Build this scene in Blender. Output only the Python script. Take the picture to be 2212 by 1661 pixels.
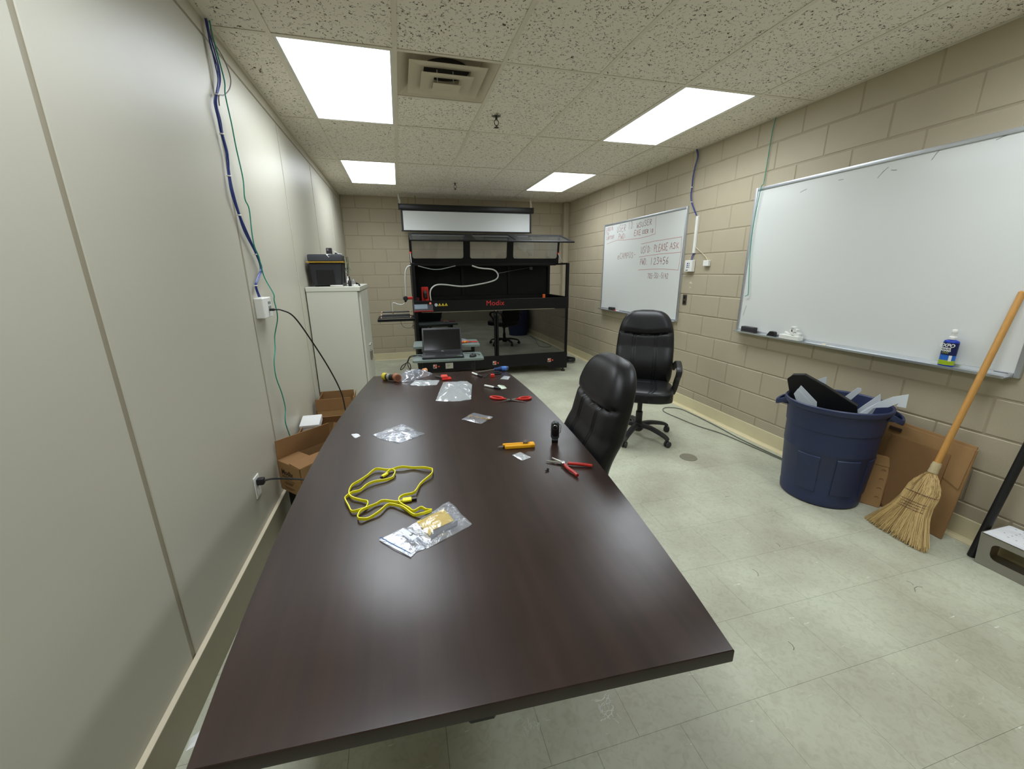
import bpy, bmesh, math, random
from mathutils import Vector, Matrix, noise as mnoise

for _o in list(bpy.data.objects):
    bpy.data.objects.remove(_o, do_unlink=True)
SC = bpy.context.scene
COL = SC.collection
PI = math.pi
R = math.radians

# ------------------------------------------------------------------ camera, world, exposure
CAM_LOC = Vector((-0.0672, -2.6614, 1.4785))
PITCH, YAW, ROLL = -0.2735, 0.2605, -0.0076
FPX = 871.65
cam = bpy.data.objects.new('camera', bpy.data.cameras.new('camera'))
COL.objects.link(cam)
_f = Vector((math.sin(YAW) * math.cos(PITCH), math.cos(YAW) * math.cos(PITCH), math.sin(PITCH)))
_r = Vector((math.cos(YAW), -math.sin(YAW), 0))
_u = _r.cross(_f)
_r2 = math.cos(ROLL) * _r + math.sin(ROLL) * _u
_u2 = -math.sin(ROLL) * _r + math.cos(ROLL) * _u
cam.matrix_world = Matrix(((_r2.x, _u2.x, -_f.x, CAM_LOC.x), (_r2.y, _u2.y, -_f.y, CAM_LOC.y), (_r2.z, _u2.z, -_f.z, CAM_LOC.z), (0, 0, 0, 1)))
cam.data.sensor_fit = 'HORIZONTAL'
cam.data.sensor_width = 36.0
cam.data.lens = FPX * 36.0 / 2212.0
cam.data.clip_start = 0.02
SC.camera = cam
W = bpy.data.worlds.new('world')
SC.world = W
W.use_nodes = True
W.node_tree.nodes['Background'].inputs[0].default_value = (0.0, 0.0, 0.0, 1)
W.node_tree.nodes['Background'].inputs[1].default_value = 0.0
SC.view_settings.view_transform = 'Standard'
SC.view_settings.look = 'None'
SC.view_settings.gamma = 1.0
SC.view_settings.use_curve_mapping = False
SC.view_settings.exposure = 0.0
LAMP = 5.6             # radiance of the fluorescent ceiling panels seen at any angle
BEAM = 11.5            # watts each panel's prismatic lens sends down in a wide cone
BEAM_SPREAD = 148.0    # degrees
LAMP_COL = (0.93, 1.0, 1.06)

# ------------------------------------------------------------------ room numbers
XL, XR, YB, YF, ZC = -0.876, 2.912, 4.585, -4.0, 2.635
T = 0.6096

# ------------------------------------------------------------------ helpers
def lin(c):
    return tuple(((v / 255.0) / 12.92 if v / 255.0 <= 0.04045 else ((v / 255.0 + 0.055) / 1.055) ** 2.4) for v in c)

MATS = {}
def N(nt, typ, **kw):
    n = nt.nodes.new(typ)
    for k, v in kw.items():
        setattr(n, k, v)
    return n
def M(name, rgb, rough=0.5, metal=0.0, spec=0.5, var=None, bump=None, coat=0.0, stretch=None, rvar=0.0):
    """plain procedural material; var=(scale, amount) mottles the colour, bump=(scale, strength)"""
    if name in MATS:
        return MATS[name]
    m = bpy.data.materials.new(name)
    m.use_nodes = True
    nt = m.node_tree
    b = nt.nodes['Principled BSDF']
    c = lin(rgb)
    b.inputs['Base Color'].default_value = (*c, 1)
    b.inputs['Roughness'].default_value = rough
    b.inputs['Metallic'].default_value = metal
    b.inputs['Specular IOR Level'].default_value = spec
    b.inputs['Coat Weight'].default_value = coat
    if var or bump or rvar:
        g = N(nt, 'ShaderNodeNewGeometry')
        mp = N(nt, 'ShaderNodeMapping')
        nt.links.new(g.outputs['Position'], mp.inputs['Vector'])
        if stretch:
            mp.inputs['Scale'].default_value = stretch
    if var:
        t = N(nt, 'ShaderNodeTexNoise')
        t.inputs['Scale'].default_value = var[0]
        t.inputs['Detail'].default_value = 5
        nt.links.new(mp.outputs['Vector'], t.inputs['Vector'])
        mx = N(nt, 'ShaderNodeMixRGB')
        a = var[1]
        mx.inputs[1].default_value = (*[max(0, v * (1 - a)) for v in c], 1)
        mx.inputs[2].default_value = (*[min(1, v * (1 + a)) for v in c], 1)
        nt.links.new(t.outputs['Fac'], mx.inputs[0])
        nt.links.new(mx.outputs[0], b.inputs['Base Color'])
        if rvar:
            mr = N(nt, 'ShaderNodeMapRange')
            mr.inputs['To Min'].default_value = max(0.02, rough - rvar)
            mr.inputs['To Max'].default_value = rough + rvar
            nt.links.new(t.outputs['Fac'], mr.inputs['Value'])
            nt.links.new(mr.outputs[0], b.inputs['Roughness'])
    if bump:
        t2 = N(nt, 'ShaderNodeTexNoise')
        t2.inputs['Scale'].default_value = bump[0]
        t2.inputs['Detail'].default_value = 4
        nt.links.new(mp.outputs['Vector'], t2.inputs['Vector'])
        bp = N(nt, 'ShaderNodeBump')
        bp.inputs['Strength'].default_value = bump[1]
        bp.inputs['Distance'].default_value = 0.002
        nt.links.new(t2.outputs['Fac'], bp.inputs['Height'])
        nt.links.new(bp.outputs['Normal'], b.inputs['Normal'])
    MATS[name] = m
    return m
def glassy(name, tint, clear, rough=0.03, milky=(200, 205, 210), bump=None, refl=0.08, transl=0.0):
    """thin sheet of plastic or glass: part see-through, part milky, mirror on top"""
    if name in MATS:
        return MATS[name]
    m = bpy.data.materials.new(name)
    m.use_nodes = True
    nt = m.node_tree
    nt.nodes.remove(nt.nodes['Principled BSDF'])
    out = nt.nodes['Material Output']
    tr = N(nt, 'ShaderNodeBsdfTransparent')
    tr.inputs[0].default_value = (*lin(tint), 1)
    df = N(nt, 'ShaderNodeBsdfDiffuse')
    df.inputs[0].default_value = (*lin(milky), 1)
    gl = N(nt, 'ShaderNodeBsdfGlossy')
    gl.inputs['Roughness'].default_value = rough
    gl.inputs['Color'].default_value = (1, 1, 1, 1)
    m1 = N(nt, 'ShaderNodeMixShader')
    m1.inputs[0].default_value = clear
    if transl > 0:
        tl = N(nt, 'ShaderNodeBsdfTranslucent')
        tl.inputs[0].default_value = (*lin(milky), 1)
        mt_ = N(nt, 'ShaderNodeMixShader')
        mt_.inputs[0].default_value = transl
        nt.links.new(df.outputs[0], mt_.inputs[1])
        nt.links.new(tl.outputs[0], mt_.inputs[2])
        nt.links.new(mt_.outputs[0], m1.inputs[1])
    else:
        nt.links.new(df.outputs[0], m1.inputs[1])
    nt.links.new(tr.outputs[0], m1.inputs[2])
    lw = N(nt, 'ShaderNodeLayerWeight')
    lw.inputs['Blend'].default_value = 0.35
    mr = N(nt, 'ShaderNodeMapRange')
    mr.inputs['To Min'].default_value = refl
    mr.inputs['To Max'].default_value = min(1.0, refl * 6)
    nt.links.new(lw.outputs['Fresnel'], mr.inputs['Value'])
    m2 = N(nt, 'ShaderNodeMixShader')
    nt.links.new(mr.outputs[0], m2.inputs[0])
    nt.links.new(m1.outputs[0], m2.inputs[1])
    nt.links.new(gl.outputs[0], m2.inputs[2])
    nt.links.new(m2.outputs[0], out.inputs['Surface'])
    if bump:
        g = N(nt, 'ShaderNodeNewGeometry')
        t2 = N(nt, 'ShaderNodeTexNoise')
        t2.inputs['Scale'].default_value = bump[0]
        t2.inputs['Detail'].default_value = 3
        t2.inputs['Distortion'].default_value = 1.0
        nt.links.new(g.outputs['Position'], t2.inputs['Vector'])
        bp = N(nt, 'ShaderNodeBump')
        bp.inputs['Strength'].default_value = bump[1]
        bp.inputs['Distance'].default_value = 0.004
        nt.links.new(t2.outputs['Fac'], bp.inputs['Height'])
        for s in (df, gl, lw):
            nt.links.new(bp.outputs['Normal'], s.inputs['Normal'])
    MATS[name] = m
    return m

# --- mesh pieces -------------------------------------------------------------
def BM():
    return bmesh.new()
def box(bm, lo, hi, bev=0.0, mat=None, seg=1):
    """axis box from lo to hi (optional Matrix mat), bevelled edges"""
    lo, hi = Vector(lo), Vector(hi)
    c = (lo + hi) / 2
    s = hi - lo
    mtx = Matrix.Translation(c) @ Matrix.Diagonal((*s, 1))
    if mat is not None:
        mtx = mat @ mtx
    r = bmesh.ops.create_cube(bm, size=1.0, matrix=mtx)
    if bev > 0:
        vs = set(r['verts'])
        es = [e for e in bm.edges if e.verts[0] in vs and e.verts[1] in vs]
        bmesh.ops.bevel(bm, geom=es, offset=bev, segments=seg, profile=0.6, affect='EDGES')
    return bm
def frames(path, closed=False):
    n = len(path)
    res = []
    up = None
    for i in range(n):
        if closed:
            t = path[(i + 1) % n] - path[i - 1]
        else:
            t = path[min(i + 1, n - 1)] - path[max(i - 1, 0)]
        if t.length < 1e-9:
            t = Vector((0, 0, 1))
        t.normalize()
        if up is None:
            up = Vector((0, 0, 1)) if abs(t.z) < 0.9 else Vector((1, 0, 0))
        s = t.cross(up)
        if s.length < 1e-6:
            s = t.orthogonal()
        s.normalize()
        u = s.cross(t).normalized()
        up = u
        res.append((t, s, u))
    return res
def sweep(bm, path, prof, closed=False, upfix=None, cap=True, scale=None):
    """sweep a closed 2D profile [(s,u)] along path"""
    path = [Vector(p) for p in path]
    fr = frames(path, closed)
    rings = []
    for i, (p, (t, s, u)) in enumerate(zip(path, fr)):
        if upfix is not None:
            s = t.cross(Vector(upfix))
            if s.length < 1e-6:
                s = t.orthogonal()
            s.normalize()
            u = s.cross(t).normalized()
        k = scale[i] if scale else 1.0
        rings.append([bm.verts.new(p + s * (a * k) + u * (b * k)) for a, b in prof])
    m = len(prof)
    nr = len(rings)
    for i in range(nr if closed else nr - 1):
        A, B = rings[i], rings[(i + 1) % nr]
        for j in range(m):
            bm.faces.new((A[j], A[(j + 1) % m], B[(j + 1) % m], B[j]))
    if cap and not closed:
        bm.faces.new(rings[0][::-1])
        bm.faces.new(rings[-1])
    return bm
def circ(r, n=10, ry=None):
    ry = r if ry is None else ry
    return [(r * math.cos(2 * PI * i / n), ry * math.sin(2 * PI * i / n)) for i in range(n)]
def tube(bm, path, r, n=8, closed=False, scale=None):
    return sweep(bm, path, circ(r, n), closed=closed, scale=scale)
def spline(pts, k=6, closed=False):
    """Catmull-Rom through pts"""
    pts = [Vector(p) for p in pts]
    out = []
    n = len(pts)
    for i in range(n if closed else n - 1):
        p0 = pts[i - 1] if (closed or i > 0) else pts[0]
        p1 = pts[i]
        p2 = pts[(i + 1) % n]
        p3 = pts[(i + 2) % n] if (closed or i + 2 < n) else pts[-1]
        for j in range(k):
            t = j / k
            out.append(0.5 * ((2 * p1) + (p2 - p0) * t + (2 * p0 - 5 * p1 + 4 * p2 - p3) * t * t + (3 * p1 - p0 - 3 * p2 + p3) * t ** 3))
    if not closed:
        out.append(pts[-1])
    return out
def lathe(bm, prof, n=24, mat=None, cap=True):
    """prof [(r,z)] bottom to top around z"""
    rings = []
    for r, z in prof:
        ring = []
        for i in range(n):
            v = Vector((r * math.cos(2 * PI * i / n), r * math.sin(2 * PI * i / n), z))
            ring.append(bm.verts.new(mat @ v if mat is not None else v))
        rings.append(ring)
    for A, B in zip(rings, rings[1:]):
        for j in range(n):
            bm.faces.new((A[j], A[(j + 1) % n], B[(j + 1) % n], B[j]))
    if cap:
        bm.faces.new(rings[0][::-1])
        bm.faces.new(rings[-1])
    return bm
def cyl(bm, p0, p1, r, n=16, r2=None, bev=0.0):
    p0, p1 = Vector(p0), Vector(p1)
    r2 = r if r2 is None else r2
    d = p1 - p0
    L = d.length
    q = d.to_track_quat('Z', 'Y').to_matrix().to_4x4()
    mt = Matrix.Translation(p0) @ q
    if bev > 0:
        return lathe(bm, [(r - bev, 0), (r, bev), (r2, L - bev), (r2 - bev, L)], n, mt)
    return lathe(bm, [(r, 0), (r2, L)], n, mt)
def prism(bm, outline, z0, z1, bev=0.0, seg=2, mat=None):
    """vertical prism over xy outline (counter-clockwise)"""
    f = mat if mat is not None else Matrix.Identity(4)
    a = [bm.verts.new(f @ Vector((x, y, z0))) for x, y in outline]
    b = [bm.verts.new(f @ Vector((x, y, z1))) for x, y in outline]
    n = len(outline)
    faces = [bm.faces.new(a[::-1]), bm.faces.new(b)]
    for i in range(n):
        faces.append(bm.faces.new((a[i], a[(i + 1) % n], b[(i + 1) % n], b[i])))
    if bev > 0:
        es = set(faces[0].edges) | set(faces[1].edges)
        bmesh.ops.bevel(bm, geom=list(es), offset=bev, segments=seg, profile=0.6, affect='EDGES')
    return bm
def sheet(bm, pts, thick):
    """flat polygon in 3D given thickness along its normal"""
    P = [Vector(p) for p in pts]
    nrm = Vector((0, 0, 0))
    for i in range(len(P)):
        nrm += P[i].cross(P[(i + 1) % len(P)])
    nrm.normalize()
    a = [bm.verts.new(p - nrm * thick / 2) for p in P]
    b = [bm.verts.new(p + nrm * thick / 2) for p in P]
    n = len(P)
    bm.faces.new(a[::-1])
    bm.faces.new(b)
    for i in range(n):
        bm.faces.new((a[i], a[(i + 1) % n], b[(i + 1) % n], b[i]))
    return bm
def rrect(x0, y0, x1, y1, r, k=5):
    out = []
    for cx, cy, a0 in ((x1 - r, y1 - r, 0), (x0 + r, y1 - r, 90), (x0 + r, y0 + r, 180), (x1 - r, y0 + r, 270)):
        for i in range(k + 1):
            a = R(a0 + 90 * i / k)
            out.append((cx + r * math.cos(a), cy + r * math.sin(a)))
    return out
def resample(outline, n):
    P = [Vector((*p, 0)) for p in outline]
    L = [(P[(i + 1) % len(P)] - P[i]).length for i in range(len(P))]
    tot = sum(L)
    out = []
    for k in range(n):
        d = tot * k / n
        i = 0
        while d > L[i] and i < len(L) - 1:
            d -= L[i]
            i += 1
        q = P[i].lerp(P[(i + 1) % len(P)], d / max(L[i], 1e-9))
        out.append((q.x, q.y))
    return out
def pillow(bm, outline, z0, puff, wr, seed, n=56, rings=9, lift=0.0, z_bot=0.0006):
    """crinkled flat bag: outline in xy, lies on z0, swells by puff, wrinkles wr"""
    O = resample(outline, n)
    cx = sum(p[0] for p in O) / n
    cy = sum(p[1] for p in O) / n
    lay = []
    rnd = random.Random(seed)
    for k in range(rings + 1):
        r = 1 - k / rings
        ring = []
        for (x, y) in O:
            px, py = cx + (x - cx) * r, cy + (y - cy) * r
            w = mnoise.noise(Vector((px * 34 + seed, py * 34, seed * 0.7))) + 0.45 * mnoise.noise(Vector((px * 75, py * 75 + seed, 3.1)))
            h = z_bot + puff * (1 - r ** 3) + wr * max(-0.6, w) * (0.7 + 0.3 * r) + lift * abs(mnoise.noise(Vector((x * 14, y * 14, seed)))) * r ** 3
            ring.append(bm.verts.new((px, py, z0 + max(z_bot, h))))
            if r == 0:
                break
        lay.append(ring)
    base = [bm.verts.new((v.co.x, v.co.y, z0 + 0.0003)) for v in lay[0]]
    for A, B in zip(lay, lay[1:]):
        for j in range(n):
            if len(B) == 1:
                bm.faces.new((A[j], A[(j + 1) % n], B[0]))
            else:
                bm.faces.new((A[j], A[(j + 1) % n], B[(j + 1) % n], B[j]))
    for j in range(n):
        bm.faces.new((base[j], base[(j + 1) % n], lay[0][(j + 1) % n], lay[0][j]))
    bm.faces.new(base[::-1])
    return bm

# --- objects -----------------------------------------------------------------
def world_of(o):
    m = Matrix.LocRotScale(o.location, o.rotation_euler, o.scale)
    return world_of(o.parent) @ m if o.parent else m
def finish(name, bm, smooth=None):
    bmesh.ops.recalc_face_normals(bm, faces=bm.faces)
    me = bpy.data.meshes.new(name)
    bm.to_mesh(me)
    bm.free()
    if smooth:
        me.polygons.foreach_set('use_smooth', [True] * len(me.polygons))
        me.set_sharp_from_angle(angle=R(smooth))
    return me
def obj(name, bm, mat, parent=None, smooth=35, local=False):
    """one mesh object; coordinates in bm are world unless local=True"""
    me = finish(name, bm, smooth)
    me.materials.append(mat)
    o = bpy.data.objects.new(name, me)
    COL.objects.link(o)
    if parent is not None:
        o.parent = parent
        if not local:
            me.transform(world_of(parent).inverted())
    elif not local:
        xs = [v.co for v in me.vertices]
        c = Vector(((min(v.x for v in xs) + max(v.x for v in xs)) / 2, (min(v.y for v in xs) + max(v.y for v in xs)) / 2, min(v.z for v in xs)))
        me.transform(Matrix.Translation(-c))
        o.location = c
    return o
def tag(o, label, cat, group=None):
    o['label'] = label
    o['category'] = cat
    if group:
        o['group'] = group
    return o
def thing(name, label, cat, loc=(0, 0, 0), rz=0.0, group=None):
    o = bpy.data.objects.new(name, None)
    o.empty_display_size = 0.05
    COL.objects.link(o)
    o.location = loc
    o.rotation_euler = (0, 0, rz)
    return tag(o, label, cat, group)
def struct(name, bm, mat, label=None, smooth=None, cat=None):
    o = obj(name, bm, mat, smooth=smooth)
    o['kind'] = 'structure'
    if label:
        o['label'] = label
    if cat:
        o['category'] = cat
    return o
def link_copy(src, loc, parent=None, name=None, mat=None):
    """copy sharing mesh data, placed at world loc"""
    c = src.copy()
    COL.objects.link(c)
    c.parent = parent
    c.location = (world_of(parent).inverted() @ Vector(loc)) if parent else loc
    return c
def text_bm(s, size, mtx, extrude=0.0004, bold=0.0, shear=0.0, align='LEFT', spacing=1.0):
    """lettering as mesh; mtx maps text plane (x right, y up, z out) to the world"""
    cu = bpy.data.curves.new('lettering', 'FONT')
    cu.body = s
    cu.size = size
    cu.extrude = extrude
    cu.offset = bold
    cu.shear = shear
    cu.align_x = align
    cu.space_character = spacing
    o = bpy.data.objects.new('lettering', cu)
    COL.objects.link(o)
    dg = bpy.context.evaluated_depsgraph_get()
    me = bpy.data.meshes.new_from_object(o.evaluated_get(dg))
    bpy.data.objects.remove(o, do_unlink=True)
    bm = bmesh.new()
    bm.from_mesh(me)
    bm.transform(mtx)
    bpy.data.meshes.remove(me)
    return bm
def basis(org, right, up):
    right, up = Vector(right).normalized(), Vector(up).normalized()
    out = right.cross(up)
    return Matrix(((right.x, up.x, out.x, org[0]), (right.y, up.y, out.y, org[1]), (right.z, up.z, out.z, org[2]), (0, 0, 0, 1)))
def plate_with_holes(outer, holes, thick, mtx):
    cu = bpy.data.curves.new('plate', 'CURVE')
    cu.dimensions = '2D'
    cu.fill_mode = 'BOTH'
    cu.extrude = thick / 2
    for pts in [outer] + holes:
        s = cu.splines.new('POLY')
        s.points.add(len(pts) - 1)
        for p, q in zip(s.points, pts):
            p.co = (q[0], q[1], 0, 1)
        s.use_cyclic_u = True
    o = bpy.data.objects.new('plate', cu)
    COL.objects.link(o)
    dg = bpy.context.evaluated_depsgraph_get()
    me = bpy.data.meshes.new_from_object(o.evaluated_get(dg))
    bpy.data.objects.remove(o, do_unlink=True)
    bm = bmesh.new()
    bm.from_mesh(me)
    bmesh.ops.remove_doubles(bm, verts=bm.verts, dist=1e-6)
    bm.transform(mtx)
    bpy.data.meshes.remove(me)
    return bm

# ------------------------------------------------------------------ surface materials
def mat_floor():
    m = M('vinyl_tile', (186, 186, 164), 0.42, spec=0.4)
    nt = m.node_tree
    b = nt.nodes['Principled BSDF']
    g = N(nt, 'ShaderNodeNewGeometry')
    oi = N(nt, 'ShaderNodeObjectInfo')
    n1 = N(nt, 'ShaderNodeTexNoise'); n1.inputs['Scale'].default_value = 2.2; n1.inputs['Detail'].default_value = 6
    n2 = N(nt, 'ShaderNodeTexNoise'); n2.inputs['Scale'].default_value = 30; n2.inputs['Detail'].default_value = 6; n2.inputs['Distortion'].default_value = 1.5
    mp = N(nt, 'ShaderNodeMapping'); mp.inputs['Scale'].default_value = (1, 4.0, 1); mp.inputs['Rotation'].default_value = (0, 0, 0.2)
    n3 = N(nt, 'ShaderNodeTexNoise'); n3.inputs['Scale'].default_value = 16; n3.inputs['Detail'].default_value = 3
    for n in (n1, n2):
        nt.links.new(g.outputs['Position'], n.inputs['Vector'])
    nt.links.new(g.outputs['Position'], mp.inputs['Vector'])
    nt.links.new(mp.outputs[0], n3.inputs['Vector'])
    r1 = N(nt, 'ShaderNodeValToRGB')
    r1.color_ramp.elements[0].position = 0.32; r1.color_ramp.elements[0].color = (*lin((176, 174, 153)), 1)
    r1.color_ramp.elements[1].position = 0.66; r1.color_ramp.elements[1].color = (*lin((202, 205, 183)), 1)
    nt.links.new(n1.outputs['Fac'], r1.inputs[0])
    r2 = N(nt, 'ShaderNodeValToRGB')
    r2.color_ramp.elements[0].position = 0.30; r2.color_ramp.elements[0].color = (0.82, 0.80, 0.76, 1)
    r2.color_ramp.elements[1].position = 0.55; r2.color_ramp.elements[1].color = (1, 1, 1, 1)
    nt.links.new(n2.outputs['Fac'], r2.inputs[0])
    mu = N(nt, 'ShaderNodeMixRGB'); mu.blend_type = 'MULTIPLY'; mu.inputs[0].default_value = 0.7
    nt.links.new(r1.outputs[0], mu.inputs[1]); nt.links.new(r2.outputs[0], mu.inputs[2])
    # pale scuff streaks
    r3 = N(nt, 'ShaderNodeValToRGB')
    r3.color_ramp.elements[0].position = 0.70; r3.color_ramp.elements[0].color = (0, 0, 0, 1)
    r3.color_ramp.elements[1].position = 0.78; r3.color_ramp.elements[1].color = (1, 1, 1, 1)
    nt.links.new(n3.outputs['Fac'], r3.inputs[0])
    m3 = N(nt, 'ShaderNodeMixRGB'); m3.inputs[2].default_value = (*lin((232, 232, 218)), 1)
    nt.links.new(r3.outputs[0], m3.inputs[0]); nt.links.new(mu.outputs[0], m3.inputs[1])
    # tile to tile difference
    hv = N(nt, 'ShaderNodeHueSaturation')
    mr = N(nt, 'ShaderNodeMapRange'); mr.inputs['To Min'].default_value = 0.98; mr.inputs['To Max'].default_value = 1.02
    nt.links.new(oi.outputs['Random'], mr.inputs['Value'])
    nt.links.new(mr.outputs[0], hv.inputs['Value']); nt.links.new(m3.outputs[0], hv.inputs['Color'])
    nt.links.new(hv.outputs[0], b.inputs['Base Color'])
    rr = N(nt, 'ShaderNodeMapRange'); rr.inputs['To Min'].default_value = 0.32; rr.inputs['To Max'].default_value = 0.62
    nt.links.new(n1.outputs['Fac'], rr.inputs['Value']); nt.links.new(rr.outputs[0], b.inputs['Roughness'])
    bp = N(nt, 'ShaderNodeBump'); bp.inputs['Strength'].default_value = 0.06; bp.inputs['Distance'].default_value = 0.001
    nt.links.new(n2.outputs['Fac'], bp.inputs['Height']); nt.links.new(bp.outputs[0], b.inputs['Normal'])
    return m
def mat_ceiling_tile():
    m = M('fissured_tile', (196, 184, 162), 0.9, spec=0.15)
    nt = m.node_tree
    b = nt.nodes['Principled BSDF']
    g = N(nt, 'ShaderNodeNewGeometry')
    n1 = N(nt, 'ShaderNodeTexNoise'); n1.inputs['Scale'].default_value = 44; n1.inputs['Detail'].default_value = 1.0; n1.inputs['Distortion'].default_value = 0.9
    n2 = N(nt, 'ShaderNodeTexNoise'); n2.inputs['Scale'].default_value = 62; n2.inputs['Detail'].default_value = 1
    n3 = N(nt, 'ShaderNodeTexNoise'); n3.inputs['Scale'].default_value = 300; n3.inputs['Detail'].default_value = 2
    for n in (n1, n2, n3):
        nt.links.new(g.outputs['Position'], n.inputs['Vector'])
    # a thin band of the first noise = worm tracks, broken up by the second
    s = N(nt, 'ShaderNodeMath', operation='SUBTRACT'); s.inputs[1].default_value = 0.5
    a = N(nt, 'ShaderNodeMath', operation='ABSOLUTE')
    nt.links.new(n1.outputs['Fac'], s.inputs[0]); nt.links.new(s.outputs[0], a.inputs[0])
    r = N(nt, 'ShaderNodeMapRange'); r.inputs['From Min'].default_value = 0.018; r.inputs['From Max'].default_value = 0.036; r.inputs['To Min'].default_value = 1; r.inputs['To Max'].default_value = 0
    nt.links.new(a.outputs[0], r.inputs['Value'])
    r2 = N(nt, 'ShaderNodeMapRange'); r2.inputs['From Min'].default_value = 0.53; r2.inputs['From Max'].default_value = 0.57
    nt.links.new(n2.outputs['Fac'], r2.inputs['Value'])
    mu = N(nt, 'ShaderNodeMath', operation='MULTIPLY')
    nt.links.new(r.outputs[0], mu.inputs[0]); nt.links.new(r2.outputs[0], mu.inputs[1])
    mx = N(nt, 'ShaderNodeMixRGB')
    mx.inputs[1].default_value = (*lin((240, 233, 219)), 1); mx.inputs[2].default_value = (*lin((84, 72, 56)), 1)
    nt.links.new(mu.outputs[0], mx.inputs[0]); nt.links.new(mx.outputs[0], b.inputs['Base Color'])
    inv = N(nt, 'ShaderNodeMath', operation='SUBTRACT'); inv.inputs[0].default_value = 1.0
    nt.links.new(mu.outputs[0], inv.inputs[1])
    ad = N(nt, 'ShaderNodeMath', operation='MULTIPLY_ADD'); ad.inputs[1].default_value = 0.25
    nt.links.new(n3.outputs['Fac'], ad.inputs[0]); nt.links.new(inv.outputs[0], ad.inputs[2])
    bp = N(nt, 'ShaderNodeBump'); bp.inputs['Strength'].default_value = 0.6; bp.inputs['Distance'].default_value = 0.003
    nt.links.new(ad.outputs[0], bp.inputs['Height']); nt.links.new(bp.outputs[0], b.inputs['Normal'])
    return m
def mat_lamp():
    m = bpy.data.materials.new('lit_diffuser'); m.use_nodes = True
    nt = m.node_tree
    nt.nodes.remove(nt.nodes['Principled BSDF'])
    e = N(nt, 'ShaderNodeEmission'); e.inputs[0].default_value = (*LAMP_COL, 1)
    tc = N(nt, 'ShaderNodeTexCoord')
    sp = N(nt, 'ShaderNodeSeparateXYZ'); nt.links.new(tc.outputs['Object'], sp.inputs[0])
    ab = N(nt, 'ShaderNodeMath', operation='ABSOLUTE'); nt.links.new(sp.outputs['X'], ab.inputs[0])
    d = N(nt, 'ShaderNodeMath', operation='SUBTRACT'); d.inputs[1].default_value = 0.145; nt.links.new(ab.outputs[0], d.inputs[0])
    ab2 = N(nt, 'ShaderNodeMath', operation='ABSOLUTE'); nt.links.new(d.outputs[0], ab2.inputs[0])
    mr = N(nt, 'ShaderNodeMapRange'); mr.interpolation_type = 'SMOOTHSTEP'
    mr.inputs['From Min'].default_value = 0.03; mr.inputs['From Max'].default_value = 0.15
    mr.inputs['To Min'].default_value = LAMP * 1.12; mr.inputs['To Max'].default_value = LAMP * 0.68
    nt.links.new(ab2.outputs[0], mr.inputs['Value']); nt.links.new(mr.outputs[0], e.inputs[1])
    nt.links.new(e.outputs[0], nt.nodes['Material Output'].inputs['Surface'])
    return m

FLOOR = mat_floor()
CTILE = mat_ceiling_tile()
LAMPM = mat_lamp()
JOINT = M('floor_joint', (126, 122, 106), 0.9)
PANEL = M('panel_paint', (192, 188, 172), 0.42, spec=0.5, var=(3, 0.03), bump=(90, 0.04))
SEAM = M('panel_seam_paint', (150, 141, 120), 0.5, var=(8, 0.05))
TRIMP = M('panel_trim_paint', (190, 183, 164), 0.45, var=(6, 0.04))
BLOCK = M('block_paint', (180, 169, 145), 0.55, spec=0.35, var=(5, 0.06), bump=(140, 0.5))
MORTAR = M('mortar_paint', (166, 154, 131), 0.7, var=(14, 0.08), bump=(80, 0.4))
BASEC = M('cream_cove_base', (218, 208, 170), 0.5, var=(5, 0.1))
BASEL = M('taupe_base', (150, 142, 118), 0.5, var=(4, 0.05))
LEDGE = M('cream_ledge', (222, 210, 184), 0.55, var=(9, 0.08))
GRID = M('grid_enamel', (226, 218, 200), 0.45)
WHITEP = M('white_enamel', (225, 224, 215), 0.35)
FRONTW = M('front_wall_paint', (176, 168, 146), 0.6, var=(3, 0.04))

# ------------------------------------------------------------------ floor
b = BM(); box(b, (XL - 0.1, YF - 0.1, -0.1), (XR + 0.1, YB + 0.1, -0.0015))
floor = struct('floor', b, JOINT, 'pale green-grey vinyl tile floor with scuffs and thin joints')
TS = 0.3065
Y0, X0 = -1.8355, 1.0385
bm_t = BM(); box(bm_t, (-TS / 2 + 0.0004, -TS / 2 + 0.0004, -0.004), (TS / 2 - 0.0004, TS / 2 - 0.0004, 0.0))
tile_me = finish('floor_tile', bm_t)
tile_me.materials.append(FLOOR)
rest = BM()
row = -8
while True:
    yc = Y0 + (row + 0.5) * TS
    if yc - TS / 2 > YB:
        break
    off = X0 + (0.5 * TS if row % 2 == 0 else 0.0)
    k0 = int(math.floor((XL - off) / TS))
    for k in range(k0, k0 + 15):
        xc = off + (k + 0.5) * TS
        xa, xb = max(xc - TS / 2, XL), min(xc + TS / 2, XR)
        ya, yb = max(yc - TS / 2, YF), min(yc + TS / 2, YB)
        if xb - xa < 0.004 or yb - ya < 0.004:
            continue
        whole = xb - xa > TS - 0.001 and yb - ya > TS - 0.001
        if whole and xc > 0.35 and -2.3 < yc < 3.0:
            o = bpy.data.objects.new('floor_tile', tile_me)
            COL.objects.link(o); o.parent = floor
            o.location = world_of(floor).inverted() @ Vector((xc, yc, 0))
        else:
            box(rest, (xa + 0.0006, ya + 0.0006, -0.004), (xb - 0.0006, yb - 0.0006, 0.0))
    row += 1
o = obj('floor_tiles_remaining', rest, FLOOR, floor, smooth=None)
o['kind'] = 'stuff'

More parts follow.
